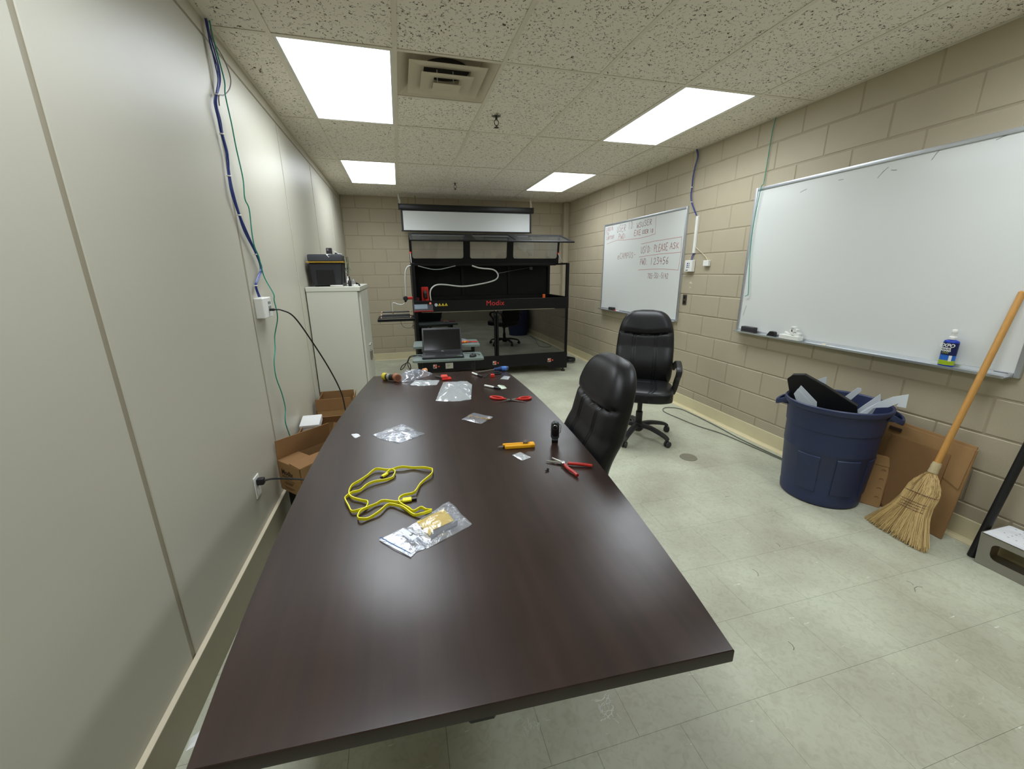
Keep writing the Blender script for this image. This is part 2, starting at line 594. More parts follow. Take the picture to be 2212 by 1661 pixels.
# ------------------------------------------------------------------ block walls
CH = 0.2045
def block_mesh(w, h, axis):
    """painted block, face looking towards the room"""
    bm = BM()
    d = 0.05
    if axis == 'x':
        box(bm, (0, -w / 2, -h / 2), (d, w / 2, h / 2), bev=0.005)
    else:
        box(bm, (-w / 2, 0, -h / 2), (w / 2, d, h / 2), bev=0.005)
    me = finish('block', bm)
    me.materials.append(BLOCK)
    return me
CACHE = {}
def block(wall, cx, cy, cz, w, h, axis, rnd):
    key = (round(w, 3), round(h, 3), axis)
    if key not in CACHE:
        CACHE[key] = block_mesh(w, h, axis)
    o = bpy.data.objects.new('block', CACHE[key])
    COL.objects.link(o); o.parent = wall
    j = rnd.uniform(-0.0012, 0.0012)
    p = Vector((cx + (j if axis == 'x' else 0), cy + (j if axis == 'y' else 0), cz))
    o.location = world_of(wall).inverted() @ p
rnd = random.Random(4)
b = BM(); box(b, (XR + 0.0035, YF - 0.1, -0.05), (XR + 0.15, YB + 0.1, ZC + 0.15))
wall_right = struct('wall_right', b, MORTAR, 'beige painted concrete block wall behind the whiteboards')
BL = 0.4065
for k in range(13):
    z0, z1 = k * CH + 0.0035, min((k + 1) * CH - 0.0035, ZC + 0.06)
    off = 0.467 if k % 2 == 0 else 0.467 + BL / 2
    i0 = int(math.floor((YF - off) / BL))
    for i in range(i0, i0 + 24):
        ya, yb = max(off + i * BL, YF), min(off + (i + 1) * BL, YB)
        if yb - ya < 0.03 or yb < -2.4:
            continue
        block(wall_right, XR, (ya + yb) / 2, (z0 + z1) / 2, yb - ya - 0.005, z1 - z0, 'x', rnd)
b = BM(); box(b, (XL - 0.1, YB + 0.0035, -0.05), (XR + 0.1, YB + 0.15, ZC + 0.15))
wall_back = struct('wall_back', b, MORTAR, 'beige painted concrete block wall at the far end')
for k in range(13):
    z0, z1 = k * CH + 0.0035, min((k + 1) * CH - 0.0035, ZC + 0.06)
    off = -0.658 if k % 2 == 0 else -0.455
    for i in range(-2, 12):
        xa, xb = max(off + i * BL, XL), min(off + (i + 1) * BL, XR - 0.09)
        if xb - xa < 0.03:
            continue
        block(wall_back, (xa + xb) / 2, YB, (z0 + z1) / 2, xb - xa - 0.005, z1 - z0, 'y', rnd)
b = BM(); box(b, (2.812, YB - 0.10, 0.0), (XR - 0.001, YB + 0.02, ZC), bev=0.004)
struct('trim_1', b, BLOCK, 'beige boxed pipe chase in the far right corner')
b = BM(); box(b, (XL - 0.1, YF - 0.1, -0.05), (XR + 0.1, YF, ZC + 0.15))
struct('wall_front', b, FRONTW, 'plain beige wall at the near end of the room')

# ------------------------------------------------------------------ left wall: smooth panels with grooves
b = BM(); box(b, (XL - 0.15, YF - 0.1, -0.05), (XL - 0.003, YB + 0.1, ZC + 0.15))
wall_left = struct('wall_left', b, SEAM, 'greige painted wall of tall smooth panels')
seams = [YF - 0.4, -3.682, -2.482, -1.282, -0.082, 1.118, 2.318, 3.518, YB + 0.4]
for a, c in zip(seams, seams[1:]):
    ya, yb = max(a + 0.012, YF), min(c - 0.012, YB)
    if yb - ya < 0.05:
        continue
    b = BM(); box(b, (XL - 0.02, ya, 0.0), (XL, yb, 2.556), bev=0.0025)
    obj('panel', b, PANEL, wall_left, smooth=None)
b = BM(); box(b, (XL - 0.02, YF, 2.567), (XL + 0.002, YB, ZC + 0.02), bev=0.002)
struct('trim_2', b, TRIMP, 'greige strip between the wall panels and the ceiling')

# ------------------------------------------------------------------ baseboards
b = BM(); box(b, (XL, YF, 0.0), (XL + 0.019, YB, 0.163))
bl = struct('baseboard_left', b, BASEL, 'tall taupe baseboard with a cream top edge')
b = BM()
rb = random.Random(8)
ys = [YF] + sorted(rb.uniform(YF, YB) for _ in range(9)) + [YB]
for i, (ya, yb) in enumerate(zip(ys, ys[1:])):
    box(b, (XL + 0.0005, ya, 0.163), (XL + 0.019 + 0.0, yb, 0.1655 + 0.0012 * (i % 2)))
obj('top_edge', b, LEDGE, bl, smooth=None)
def cove(path_fn, name, label, a, c):
    bm = BM()
    prof = [(0, 0), (0.012, 0), (0.006, 0.012), (0.0045, 0.118), (0.002, 0.122), (0, 0.122)]
    rings = []
    for t in (a, c):
        rings.append([bm.verts.new(path_fn(t, d, z)) for d, z in prof])
    n = len(prof)
    for j in range(n):
        bm.faces.new((rings[0][j], rings[0][(j + 1) % n], rings[1][(j + 1) % n], rings[1][j]))
    bm.faces.new(rings[0]); bm.faces.new(rings[1][::-1])
    return struct(name, bm, BASEC, label)
br = cove(lambda t, d, z: (XR - d, t, z), 'baseboard_right', 'yellowed cream baseboard under the whiteboards', YF, YB - 0.1)
cove(lambda t, d, z: (t, YB - d, z), 'baseboard_back', 'yellowed cream baseboard along the far wall', XL, 2.812)
# painted strip on the floor in front of the base
b = BM(); box(b, (XR - 0.055, YF, 0.0), (XR - 0.011, YB - 0.1, 0.0025))
obj('floor_strip', b, M('cream_floor_paint', (219, 206, 168), 0.55, var=(12, 0.15)), br, smooth=None)

# ------------------------------------------------------------------ ceiling
b = BM(); box(b, (XL - 0.1, YF - 0.1, ZC + 0.13), (XR + 0.1, YB + 0.1, ZC + 0.2))
ceiling = struct('ceiling', b, M('plenum', (70, 66, 60), 0.9), 'suspended ceiling of fissured tiles in a metal grid')
gw = 0.012
GX = [k * T for k in range(-1, 5)]
GY = [j * 2 * T for j in range(-3, 4)]
for x in GX:
    b = BM()
    box(b, (x - gw, YF, ZC), (x + gw, YB, ZC + 0.003)); box(b, (x - 0.002, YF, ZC + 0.003), (x + 0.002, YB, ZC + 0.035))
    obj('grid_bar', b, GRID, ceiling, smooth=None)
xe = [XL] + GX + [XR]
for y in GY:
    for xa, xb in zip(xe, xe[1:]):
        b = BM()
        box(b, (xa + (gw if xa > XL else 0), y - gw, ZC + 0.0004), (xb - (gw if xb < XR else 0), y + gw, ZC + 0.003))
        obj('grid_bar', b, GRID, ceiling, smooth=None)
b = BM(); box(b, (gw, T - gw, ZC + 0.0004), (T - gw, T + gw, ZC + 0.003)); obj('grid_bar', b, GRID, ceiling, smooth=None)
for lo, hi in (((XL, YF, ZC), (XL + 0.02, YB, ZC + 0.002)), ((XR - 0.02, YF, ZC), (XR, YB, ZC + 0.002)), ((XL, YB - 0.02, ZC), (XR, YB, ZC + 0.002))):
    b = BM(); box(b, lo, hi); obj('wall_angle', b, GRID, ceiling, smooth=None)
LIGHTS = [(-1, 0), (-1, 2), (3, 0), (3, 2), (-1, -2), (3, -2)]
ye = [YF] + GY + [YB]
rt = random.Random(3)
for ci, (xa, xb) in enumerate(zip(xe, xe[1:])):
    for ri, (ya, yb) in enumerate(zip(ye, ye[1:])):
        gi, gj = ci - 2, round(ya / (2 * T)) if ya > YF else -9
        if (gi, gj) in LIGHTS:
            continue
        rows = [(ya, yb)]
        if gi == 0 and gj == 0:
            rows = [(T, yb)]            # the air diffuser fills the near half
        for y0, y1 in rows:
            b = BM()
            zz = ZC + 0.0031 + rt.uniform(0, 0.0015)
            box(b, (xa + 0.004, y0 + 0.004, zz), (xb - 0.004, y1 - 0.004, zz + 0.016))
            obj('ceiling_tile', b, CTILE, ceiling, smooth=None)

# ceiling lights
lab = {(-1, 0): 'large bright ceiling light panel nearest the left wall, beside the air vent',
       (-1, 2): 'small far ceiling light panel left of the projector screen',
       (3, 0): 'bright ceiling light panel nearest the block wall, above the blue cable',
       (3, 2): 'far ceiling light panel above the right end of the projector screen',
       (-1, -2): 'ceiling light panel behind the viewer on the panelled wall side',
       (3, -2): 'ceiling light panel behind the viewer on the block wall side'}
for g in LIGHTS:
    x0, y0 = g[0] * T, g[1] * 2 * T
    t = thing('ceiling_light', lab[g], 'ceiling light', (x0 + T / 2, y0 + T, ZC), group='fluorescent ceiling panels')
    b = BM()
    for lo, hi in (((x0 + 0.006, y0 + 0.006), (x0 + 0.026, y0 + 2 * T - 0.006)), ((x0 + T - 0.026, y0 + 0.006), (x0 + T - 0.006, y0 + 2 * T - 0.006)),
                   ((x0 + 0.026, y0 + 0.006), (x0 + T - 0.026, y0 + 0.026)), ((x0 + 0.026, y0 + 2 * T - 0.026), (x0 + T - 0.026, y0 + 2 * T - 0.006))):
        box(b, (*lo, ZC + 0.0035), (*hi, ZC + 0.03))
    obj('frame', b, WHITEP, t, smooth=None)
    b = BM(); box(b, (x0 + 0.026, y0 + 0.026, ZC + 0.006), (x0 + T - 0.026, y0 + 2 * T - 0.026, ZC + 0.010))
    obj('diffuser', b, LAMPM, t, smooth=None)
    b = BM(); box(b, (x0 + 0.02, y0 + 0.02, ZC + 0.03), (x0 + T - 0.02, y0 + 2 * T - 0.02, ZC + 0.09))
    obj('housing', b, WHITEP, t, smooth=None)
    la_ = bpy.data.lights.new('panel_beam', 'AREA')
    la_.shape = 'RECTANGLE'; la_.size = T - 0.06; la_.size_y = 2 * T - 0.06
    la_.energy = BEAM; la_.color = LAMP_COL; la_.spread = R(BEAM_SPREAD)
    lo_ = bpy.data.objects.new('panel_beam', la_); COL.objects.link(lo_)
    lo_.parent = t; lo_.location = (0, 0, 0.0055)

# air diffuser: stepped square rings hanging below a square plate
VENT = M('vent_enamel', (206, 196, 172), 0.5, var=(9, 0.06))
DUCT = M('duct_dark', (34, 30, 27), 0.8)
vc = Vector((T / 2, T / 2, ZC))
t = thing('air_vent', 'square stepped air vent in the ceiling beside the light', 'air vent', vc)
def sqring(bm, ho, hi, zo, zi, th=0.002):
    ring = []
    for h, z in ((ho, zo), (hi, zi), (hi, zi + th), (ho, zo + th)):
        ring.append([bm.verts.new((vc.x + sx * h, vc.y + sy * h, z)) for sx, sy in ((-1, -1), (1, -1), (1, 1), (-1, 1))])
    for i in range(4):
        A, B = ring[i], ring[(i + 1) % 4]
        for j in range(4):
            bm.faces.new((A[j], A[(j + 1) % 4], B[(j + 1) % 4], B[j]))
b = BM(); sqring(b, 0.296, 0.288, ZC + 0.004, ZC + 0.004); obj('plate', b, VENT, t, smooth=None)
b = BM(); sqring(b, 0.288, 0.205, ZC + 0.004, ZC + 0.056); obj('throat', b, VENT, t, smooth=None)
b = BM(); box(b, (vc.x - 0.24, vc.y - 0.24, ZC + 0.058), (vc.x + 0.24, vc.y + 0.24, ZC + 0.062)); obj('back_plate', b, VENT, t, smooth=None)
b = BM(); cyl(b, (vc.x, vc.y, ZC + 0.0545), (vc.x, vc.y, ZC + 0.0578), 0.15, 32); obj('duct_opening', b, DUCT, t)
for ho, hi, z in ((0.228, 0.140, ZC - 0.002), (0.155, 0.078, ZC - 0.026), (0.084, 0.03, ZC - 0.050)):
    b = BM(); sqring(b, ho, hi, z, z + 0.008); obj('ring', b, VENT, t, smooth=None)
b = BM(); box(b, (vc.x - 0.032, vc.y - 0.032, ZC - 0.043), (vc.x + 0.032, vc.y + 0.032, ZC - 0.040)); obj('core', b, VENT, t, smooth=None)
for s in (-1, 1):
    b = BM(); cyl(b, (vc.x + s * 0.05, vc.y, ZC - 0.045), (vc.x + s * 0.05, vc.y, ZC + 0.058), 0.003, 6); obj('hanger', b, WHITEP, t)

# sprinklers
CHROME = M('chrome', (176, 172, 164), 0.25, metal=1.0)
DKMET = M('dark_metal', (70, 66, 62), 0.4, metal=0.8)
for (x, y, l) in ((0.746, 0.798, 'fire sprinkler head beside the air vent'), (0.751, 3.319, 'fire sprinkler head in front of the projector screen')):
    t = thing('sprinkler', l, 'sprinkler', (x, y, ZC), group='ceiling sprinklers')
    b = BM(); lathe(b, [(0.012, -0.012), (0.034, -0.006), (0.037, 0.003)], 20, Matrix.Translation((x, y, ZC))); obj('escutcheon', b, CHROME, t)
    b = BM(); cyl(b, (x, y, ZC - 0.03), (x, y, ZC - 0.004), 0.009, 12)
    for s in (-1, 1):
        tube(b, [(x + s * 0.006, y, ZC - 0.03), (x + s * 0.017, y, ZC - 0.042), (x + s * 0.014, y, ZC - 0.06), (x + s * 0.003, y, ZC - 0.072)], 0.0032, 6)
    cyl(b, (x, y, ZC - 0.08), (x, y, ZC - 0.066), 0.005, 8)
    obj('body', b, DKMET, t)
    b = BM(); cyl(b, (x, y, ZC - 0.084), (x, y, ZC - 0.081), 0.018, 16); obj('deflector', b, DKMET, t)

# ------------------------------------------------------------------ object materials
BLKP = M('black_plastic', (22, 22, 24), 0.45)
BLKS = M('black_satin', (13, 13, 14), 0.38)
LEATHER = M('black_leather', (14, 14, 16), 0.42, spec=0.42, bump=(420, 0.12))
ALU = M('brushed_aluminium', (196, 200, 204), 0.38, metal=0.75)
RED = M('red_plastic', (205, 38, 24), 0.4)
ORANGE = M('orange_plastic', (232, 98, 28), 0.4)
WHITE = M('white_plastic', (232, 232, 226), 0.4)
CARD = M('cardboard', (164, 128, 86), 0.8, spec=0.2, var=(25, 0.08), bump=(120, 0.1))
CARDIN = M('cardboard_inside', (150, 114, 76), 0.85, spec=0.2, var=(25, 0.08))
PRINT = M('black_print', (48, 36, 24), 0.8)
BOARD = M('whiteboard_enamel', (222, 224, 220), 0.16, spec=0.5, var=(2.5, 0.015), rvar=0.04)
CLEAR = glassy('clear_bag', (242, 244, 248), 0.80, rough=0.15, milky=(205, 207, 216), bump=(30, 0.45), refl=0.08)
CLEARW = glassy('milky_bag', (225, 230, 235), 0.25, rough=0.15, milky=(190, 194, 196), bump=(28, 0.45), refl=0.08)
STEEL = M('steel', (190, 188, 182), 0.28, metal=1.0)
BLUEC = M('blue_cable', (36, 58, 134), 0.45)
GREENC = M('green_cable', (40, 150, 125), 0.45)
GREYC = M('grey_cable', (112, 108, 100), 0.5)
BLACKC = M('black_cable', (20, 20, 20), 0.5)

# ------------------------------------------------------------------ conference table
def mat_table():
    m = M('espresso_laminate', (66, 47, 43), 0.3, spec=0.5)
    nt = m.node_tree
    b = nt.nodes['Principled BSDF']
    g = N(nt, 'ShaderNodeNewGeometry')
    mp = N(nt, 'ShaderNodeMapping'); mp.inputs['Scale'].default_value = (22, 1.2, 22)
    nt.links.new(g.outputs['Position'], mp.inputs['Vector'])
    n1 = N(nt, 'ShaderNodeTexNoise'); n1.inputs['Scale'].default_value = 1.4; n1.inputs['Detail'].default_value = 8
    nt.links.new(mp.outputs[0], n1.inputs['Vector'])
    r = N(nt, 'ShaderNodeValToRGB')
    r.color_ramp.elements[0].position = 0.3; r.color_ramp.elements[0].color = (*lin((40, 27, 23)), 1)
    r.color_ramp.elements[1].position = 0.75; r.color_ramp.elements[1].color = (*lin((54, 38, 32)), 1)
    nt.links.new(n1.outputs['Fac'], r.inputs[0]); nt.links.new(r.outputs[0], b.inputs['Base Color'])
    n2 = N(nt, 'ShaderNodeTexNoise'); n2.inputs['Scale'].default_value = 9; n2.inputs['Detail'].default_value = 7
    nt.links.new(g.outputs['Position'], n2.inputs['Vector'])
    mr = N(nt, 'ShaderNodeMapRange'); mr.inputs['To Min'].default_value = 0.26; mr.inputs['To Max'].default_value = 0.33
    nt.links.new(n2.outputs['Fac'], mr.inputs['Value']); nt.links.new(mr.outputs[0], b.inputs['Roughness'])
    n3 = N(nt, 'ShaderNodeTexNoise'); n3.inputs['Scale'].default_value = 600; n3.inputs['Detail'].default_value = 2
    nt.links.new(g.outputs['Position'], n3.inputs['Vector'])
    bp = N(nt, 'ShaderNodeBump'); bp.inputs['Strength'].default_value = 0.05; bp.inputs['Distance'].default_value = 0.0005
    nt.links.new(n3.outputs['Fac'], bp.inputs['Height']); nt.links.new(bp.outputs[0], b.inputs['Normal'])
    return m
TABLE = mat_table()
ZT = 0.74
tb = thing('conference_table', 'long dark espresso boat-shaped conference table', 'table', (0.108, -0.885, 0), R(-3.1))
def boat(L, we, wm, k=14):
    pts = []
    for i in range(k + 1):
        y = -L / 2 + L * i / k
        u = 2 * y / L
        pts.append(((we + (wm - we) * (1 - u * u)) / 2, y))
    left = [(-x, y) for x, y in reversed(pts)]
    return pts + left
b = BM(); prism(b, boat(2.50, 0.975, 1.13), ZT - 0.032, ZT, bev=0.004, seg=3)
obj('table_top', b, TABLE, tb, local=True)
for s in (-1, 1):
    b = BM(); box(b, (-0.30, s * 0.52 - 0.035, 0.0), (0.30, s * 0.52 + 0.035, ZT - 0.032), bev=0.004)
    obj('pedestal', b, TABLE, tb, local=True, smooth=None)
b = BM(); box(b, (-0.02, -0.485, 0.25), (0.02, 0.485, 0.62), bev=0.003); obj('modesty_panel', b, TABLE, tb, local=True, smooth=None)
b = BM(); box(b, (-0.05, -1.246, ZT - 0.046), (0.0, -1.21, ZT - 0.032), bev=0.004); obj('bracket', b, BLKP, tb, local=True)

# ------------------------------------------------------------------ office chairs
def cushion(bm, hw_fn, v0, v1, nu, nv, front_fn, back_fn, place):
    """closed pad: u in [-1,1] across, v along; front/back give depth; place maps (x,v,depth)"""
    F, B = [], []
    for j in range(nv + 1):
        v = v0 + (v1 - v0) * j / nv
        w = hw_fn(v)
        fr, bk = [], []
        for i in range(nu + 1):
            u = -1 + 2 * i / nu
            uu = math.copysign(abs(u) ** 0.8, u)
            fr.append(bm.verts.new(place(uu * w, v, front_fn(uu, v))))
            bk.append(bm.verts.new(place(uu * w, v, back_fn(uu, v))))
        F.append(fr); B.append(bk)
    for j in range(nv):
        for i in range(nu):
            bm.faces.new((F[j][i], F[j][i + 1], F[j + 1][i + 1], F[j + 1][i]))
            bm.faces.new((B[j][i + 1], B[j][i], B[j + 1][i], B[j + 1][i + 1]))
        for i in (0, nu):
            q = (F[j][i], F[j + 1][i], B[j + 1][i], B[j][i])
            bm.faces.new(q if i == 0 else q[::-1])
    for i in range(nu):
        bm.faces.new((F[0][i + 1], F[0][i], B[0][i], B[0][i + 1]))
        bm.faces.new((F[nv][i], F[nv][i + 1], B[nv][i + 1], B[nv][i]))
    return bm
def groove(d, w=0.008, depth=0.012):
    return -depth * math.exp(-(d / w) ** 2)
def office_chair(label, loc, rz, dz, leg_rz):
    t = thing('office_chair', label, 'chair', loc, rz, group='black leather office chairs')
    SZ = 0.50 + dz
    # seat: u across x, v along y (front = -y)
    def hw(v):
        s = (v - 0.0) / 0.262
        return 0.262 * max(0.02, 1 - abs(s) ** 5) ** (1 / 4.0) + 0.001
    def ft(u, v):
        s = v / 0.262
        e = max(0.0, 1 - abs(u) ** 6) ** 0.5 * max(0.0, 1 - abs(s) ** 6) ** 0.5
        d = 0.045 * e + 0.012 * (1 - s) * 0.3
        for c in (-0.115, -0.085, 0.085, 0.115):
            d += groove(u * 0.26 - c, 0.006, 0.007) * e
        d += groove(v - 0.06, 0.007, 0.006) * e if abs(u) < 0.44 else 0
        return SZ - 0.035 + d
    def bt(u, v):
        s = v / 0.262
        return SZ - 0.105 + 0.03 * (abs(u) ** 6 + abs(s) ** 6) / 2 + (0.025 if s < -0.8 else 0) * 0
    b = BM(); cushion(b, hw, -0.262, 0.262, 100, 60, ft, bt, lambda x, v, d: Vector((x, v - 0.03, d)))
    obj('seat', b, LEATHER, t, smooth=60, local=True)
    # back: v = height above seat base, depth towards the sitter (-y)
    H0, H1 = SZ - 0.06, SZ + 0.625
    mid = (H0 + H1) / 2
    hh = (H1 - H0) / 2
    def hwb(v):
        s = (v - mid) / hh
        n = 3.4 if s > 0 else 7.0
        k = 0.255 - 0.018 * max(0, s)
        return k * max(0.004, 1 - abs(s) ** n) ** (1 / n)
    seam0 = SZ + 0.405
    def lean(v):
        h = v - SZ
        return 0.20 + 0.16 * h + 0.10 * h * h - 0.03 * math.sin(min(1.0, max(0, h / 0.3)) * PI)
    def fb(u, v):
        s = (v - mid) / hh
        e = max(0.0, 1 - abs(u) ** 5) ** 0.5 * max(0.0, 1 - abs(s) ** 8) ** 0.5
        x = u * 0.25
        d = 0.055 * e
        sv = seam0 + 0.030 * (abs(u) ** 1.5)
        if v > sv:
            d += 0.014 * e * min(1, (v - sv) / 0.05)
        d += groove(v - sv, 0.009, 0.020) * e
        if v < sv - 0.01:
            for c in (-0.105, -0.085, 0.085, 0.105):
                d += groove(x - c, 0.005, 0.007) * e
        d += 0.018 * (u * u) * e
        return d
    def bb(u, v):
        s = (v - mid) / hh
        e = max(0.0, 1 - abs(u) ** 6) ** 0.5 * max(0.0, 1 - abs(s) ** 8) ** 0.5
        return -0.055 * e - 0.004
    b = BM(); cushion(b, hwb, H0, H1, 128, 64, fb, bb, lambda x, v, d: Vector((x, lean(v) - d, v)))
    obj('backrest', b, LEATHER, t, smooth=60, local=True)
    for s in (-1, 1):
        pth = spline([(s * 0.255, 0.235, SZ + 0.10), (s * 0.285, 0.20, SZ + 0.165), (s * 0.292, 0.10, SZ + 0.195), (s * 0.292, -0.04, SZ + 0.190), (s * 0.292, -0.105, SZ + 0.165),
                      (s * 0.290, -0.105, SZ + 0.125), (s * 0.285, -0.05, SZ + 0.07), (s * 0.275, 0.0, SZ - 0.02), (s * 0.262, 0.03, SZ - 0.075)], 5)
        b = BM(); sweep(b, pth, rrect(-0.011, -0.024, 0.011, 0.024, 0.007, 3), upfix=(1, 0, 0))
        obj('armrest', b, BLKP, t, smooth=50, local=True)
    b = BM(); box(b, (-0.12, -0.12, SZ - 0.125), (0.12, 0.15, SZ - 0.097), bev=0.01); obj('seat_plate', b, BLKS, t, local=True)
    b = BM(); lathe(b, [(0.030, 0.10), (0.030, 0.24), (0.026, 0.245), (0.022, 0.25), (0.022, SZ - 0.16), (0.034, SZ - 0.155), (0.036, SZ - 0.12)], 20); obj('gas_lift', b, BLKS, t, local=True)
    b = BM(); lathe(b, [(0.03, 0.055), (0.046, 0.075), (0.048, 0.12), (0.034, 0.14)], 20); obj('hub', b, BLKP, t, local=True)
    for k in range(5):
        a = leg_rz + k * 2 * PI / 5 - rz
        rm = Matrix.Rotation(a, 4, 'Z')
        b = BM()
        pth = spline([(0.035, 0, 0.115), (0.13, 0, 0.118), (0.24, 0, 0.098), (0.295, 0, 0.080), (0.312, 0, 0.062)], 4)
        n = len(pth)
        sweep(b, pth, rrect(-0.024, -0.016, 0.024, 0.016, 0.010, 3), upfix=(0, 0, 1), scale=[1.12 - 0.35 * i / (n - 1) for i in range(n)])
        b.transform(rm)
        lg = obj('leg', b, M('worn_black_nylon', (38, 38, 38), 0.5, var=(45, 0.55)), t, smooth=50, local=True)
        b = BM()
        ca = a + 0.9 + k * 1.3
        for s in (-1, 1):
            c = Vector((0.315 * math.cos(a), 0.315 * math.sin(a), 0.0275)) + Vector((math.cos(ca), math.sin(ca), 0)) * (s * 0.013)
            dd = Vector((math.cos(ca), math.sin(ca), 0)) * 0.009
            cyl(b, c - dd, c + dd, 0.0275, 18, bev=0.004)
        c = Vector((0.315 * math.cos(a), 0.315 * math.sin(a), 0.0275))
        cyl(b, c, c + Vector((0, 0, 0.042)), 0.009, 8)
        obj('caster', b, M('caster_nylon', (44, 44, 45), 0.45, var=(60, 0.3)), lg, local=True)
    return t
office_chair('black leather office chair standing alone in front of the small whiteboard', (1.95, 0.40, 0), R(-33.4), 0.0, R(2))
office_chair('black leather office chair pushed in at the dark table', (0.525, -0.995, 0), R(-96), -0.02, R(20))

# ------------------------------------------------------------------ white cabinet and what stands on it
CABM = M('cabinet_enamel', (206, 206, 192), 0.4, var=(4, 0.02))
CABG = M('cabinet_gap', (150, 150, 140), 0.7)
cx0, cx1, cy0, cy1, cz = -0.868, -0.425, 1.285, 2.20, 1.357
t = thing('storage_cabinet', 'white metal storage cabinet against the left wall', 'cabinet', ((cx0 + cx1) / 2, (cy0 + cy1) / 2, 0))
b = BM(); box(b, (cx0, cy0, 0.0), (cx1 - 0.022, cy1, cz - 0.04), bev=0.003); obj('body', b, CABM, t, smooth=None)
b = BM(); box(b, (cx0 - 0.002, cy0 - 0.004, cz - 0.04), (cx1 + 0.003, cy1 + 0.002, cz), bev=0.003); obj('top', b, CABM, t, smooth=None)
b = BM(); box(b, (cx1 - 0.024, cy0 + 0.006, 0.05), (cx1 - 0.016, cy1 - 0.006, cz - 0.045)); obj('recess', b, CABG, t, smooth=None)
ym = (cy0 + cy1) / 2
for a, c, hs in ((cy0 + 0.028, ym - 0.003, -1), (ym + 0.003, cy1 - 0.028, 1)):
    b = BM(); box(b, (cx1 - 0.018, a, 0.07), (cx1, c, cz - 0.05), bev=0.003)
    d = obj('door', b, CABM, t, smooth=None)
    hy = ym + hs * 0.04
    b = BM(); cyl(b, (cx1, hy, 0.76), (cx1 + 0.018, hy, 0.76), 0.011, 12, bev=0.002); obj('lock', b, CHROME, d)
    b = BM(); box(b, (cx1, hy - 0.008, 0.60), (cx1 + 0.02, hy + 0.008, 0.70), bev=0.004); obj('handle', b, CHROME, d)
# toolbox
TBX = M('toolbox_black', (38, 38, 42), 0.5, var=(20, 0.1), bump=(300, 0.1))
TBL = M('toolbox_lid', (58, 60, 66), 0.5, var=(20, 0.1), bump=(300, 0.1))
t = thing('toolbox', 'black plastic toolbox with a yellow rim on the white cabinet', 'toolbox', (-0.70, 1.62, cz))
b = BM()
bot, top_ = [(-0.828, 1.43), (-0.578, 1.43), (-0.578, 1.83), (-0.828, 1.83)], [(-0.850, 1.40), (-0.556, 1.40), (-0.556, 1.86), (-0.850, 1.86)]
va = [b.verts.new((x, y, cz)) for x, y in bot]; vb = [b.verts.new((x, y, cz + 0.205)) for x, y in top_]
b.faces.new(va[::-1]); b.faces.new(vb)
for i in range(4):
    b.faces.new((va[i], va[(i + 1) % 4], vb[(i + 1) % 4], vb[i]))
bmesh.ops.bevel(b, geom=list(b.edges), offset=0.012, segments=2, affect='EDGES')
body = obj('body', b, TBX, t)
b = BM(); box(b, (-0.785, 1.406, cz + 0.015), (-0.640, 1.44, cz + 0.150), bev=0.004); obj('end_recess', b, BLKS, body)
b = BM(); box(b, (-0.858, 1.393, cz + 0.209), (-0.549, 1.868, cz + 0.2155), bev=0.002); obj('yellow_rim', b, M('yellow_plastic', (214, 168, 40), 0.45), t)
b = BM(); box(b, (-0.846, 1.405, cz + 0.216), (-0.561, 1.855, cz + 0.281), bev=0.018, seg=3); lid = obj('lid', b, TBL, t)
b = BM(); box(b, (-0.552, 1.52, cz + 0.16), (-0.540, 1.57, cz + 0.27), bev=0.003); box(b, (-0.552, 1.70, cz + 0.16), (-0.540, 1.75, cz + 0.27), bev=0.003)
bmesh.ops.delete(b, geom=[v for v in b.verts if v.co.y > 1.6], context='VERTS'); obj('latch', b, M('latch_grey', (120, 110, 92), 0.5), t)
b = BM(); box(b, (-0.552, 1.70, cz + 0.16), (-0.540, 1.75, cz + 0.27), bev=0.003); obj('latch', b, MATS['latch_grey'], t)
b = BM(); box(b, (-0.562, 1.545, cz + 0.02), (-0.554, 1.64, cz + 0.15), bev=0.002); obj('side_label', b, M('label_grey', (150, 142, 136), 0.6), body)
# things on and by the toolbox
zt = cz + 0.281
t = thing('battery_charger', 'small black charger block standing on the toolbox lid', 'charger', (-0.665, 1.47, zt))
b = BM(); box(b, (-0.69, 1.455, zt), (-0.642, 1.49, zt + 0.055), bev=0.004, mat=None); obj('case', b, M('charger_case', (40, 34, 38), 0.5), t)
b = BM(); box(b, (-0.684, 1.4538, zt + 0.03), (-0.668, 1.456, zt + 0.05)); obj('grey_label', b, M('charger_label', (112, 104, 112), 0.6), t)
b = BM(); sheet(b, [(-0.672, 1.4035, zt - 0.045), (-0.690, 1.4035, zt - 0.012), (-0.69, 1.425, zt + 0.0012), (-0.640, 1.425, zt + 0.0012), (-0.643, 1.4035, zt - 0.012)][2:4] + [(-0.643, 1.4035, zt - 0.001), (-0.665, 1.4030, zt - 0.028), (-0.688, 1.4035, zt - 0.001)], 0.0008)
tag(obj('paper_corner', b, WHITE), 'white paper corner hanging over the toolbox edge', 'paper')
b = BM(); tube(b, spline([(-0.635, 1.49, zt + 0.032), (-0.615, 1.495, zt + 0.022), (-0.598, 1.50, zt + 0.008), (-0.58, 1.50, zt + 0.005), (-0.566, 1.47, zt + 0.004)], 6), 0.004, 6)
tag(obj('white_cable', b, WHITE), 'short white cable lying on the toolbox lid', 'cable')
b = BM(); lathe(b, [(0.002, 0.0), (0.022, 0.002), (0.014, 0.014), (0.003, 0.022)], 12, Matrix.Translation((-0.612, 1.53, zt)))
tag(obj('black_knob', b, BLKP), 'small black knob lying on the toolbox lid', 'adapter')  # a loose black knob
STRING = M('green_string', (150, 168, 140), 0.8)
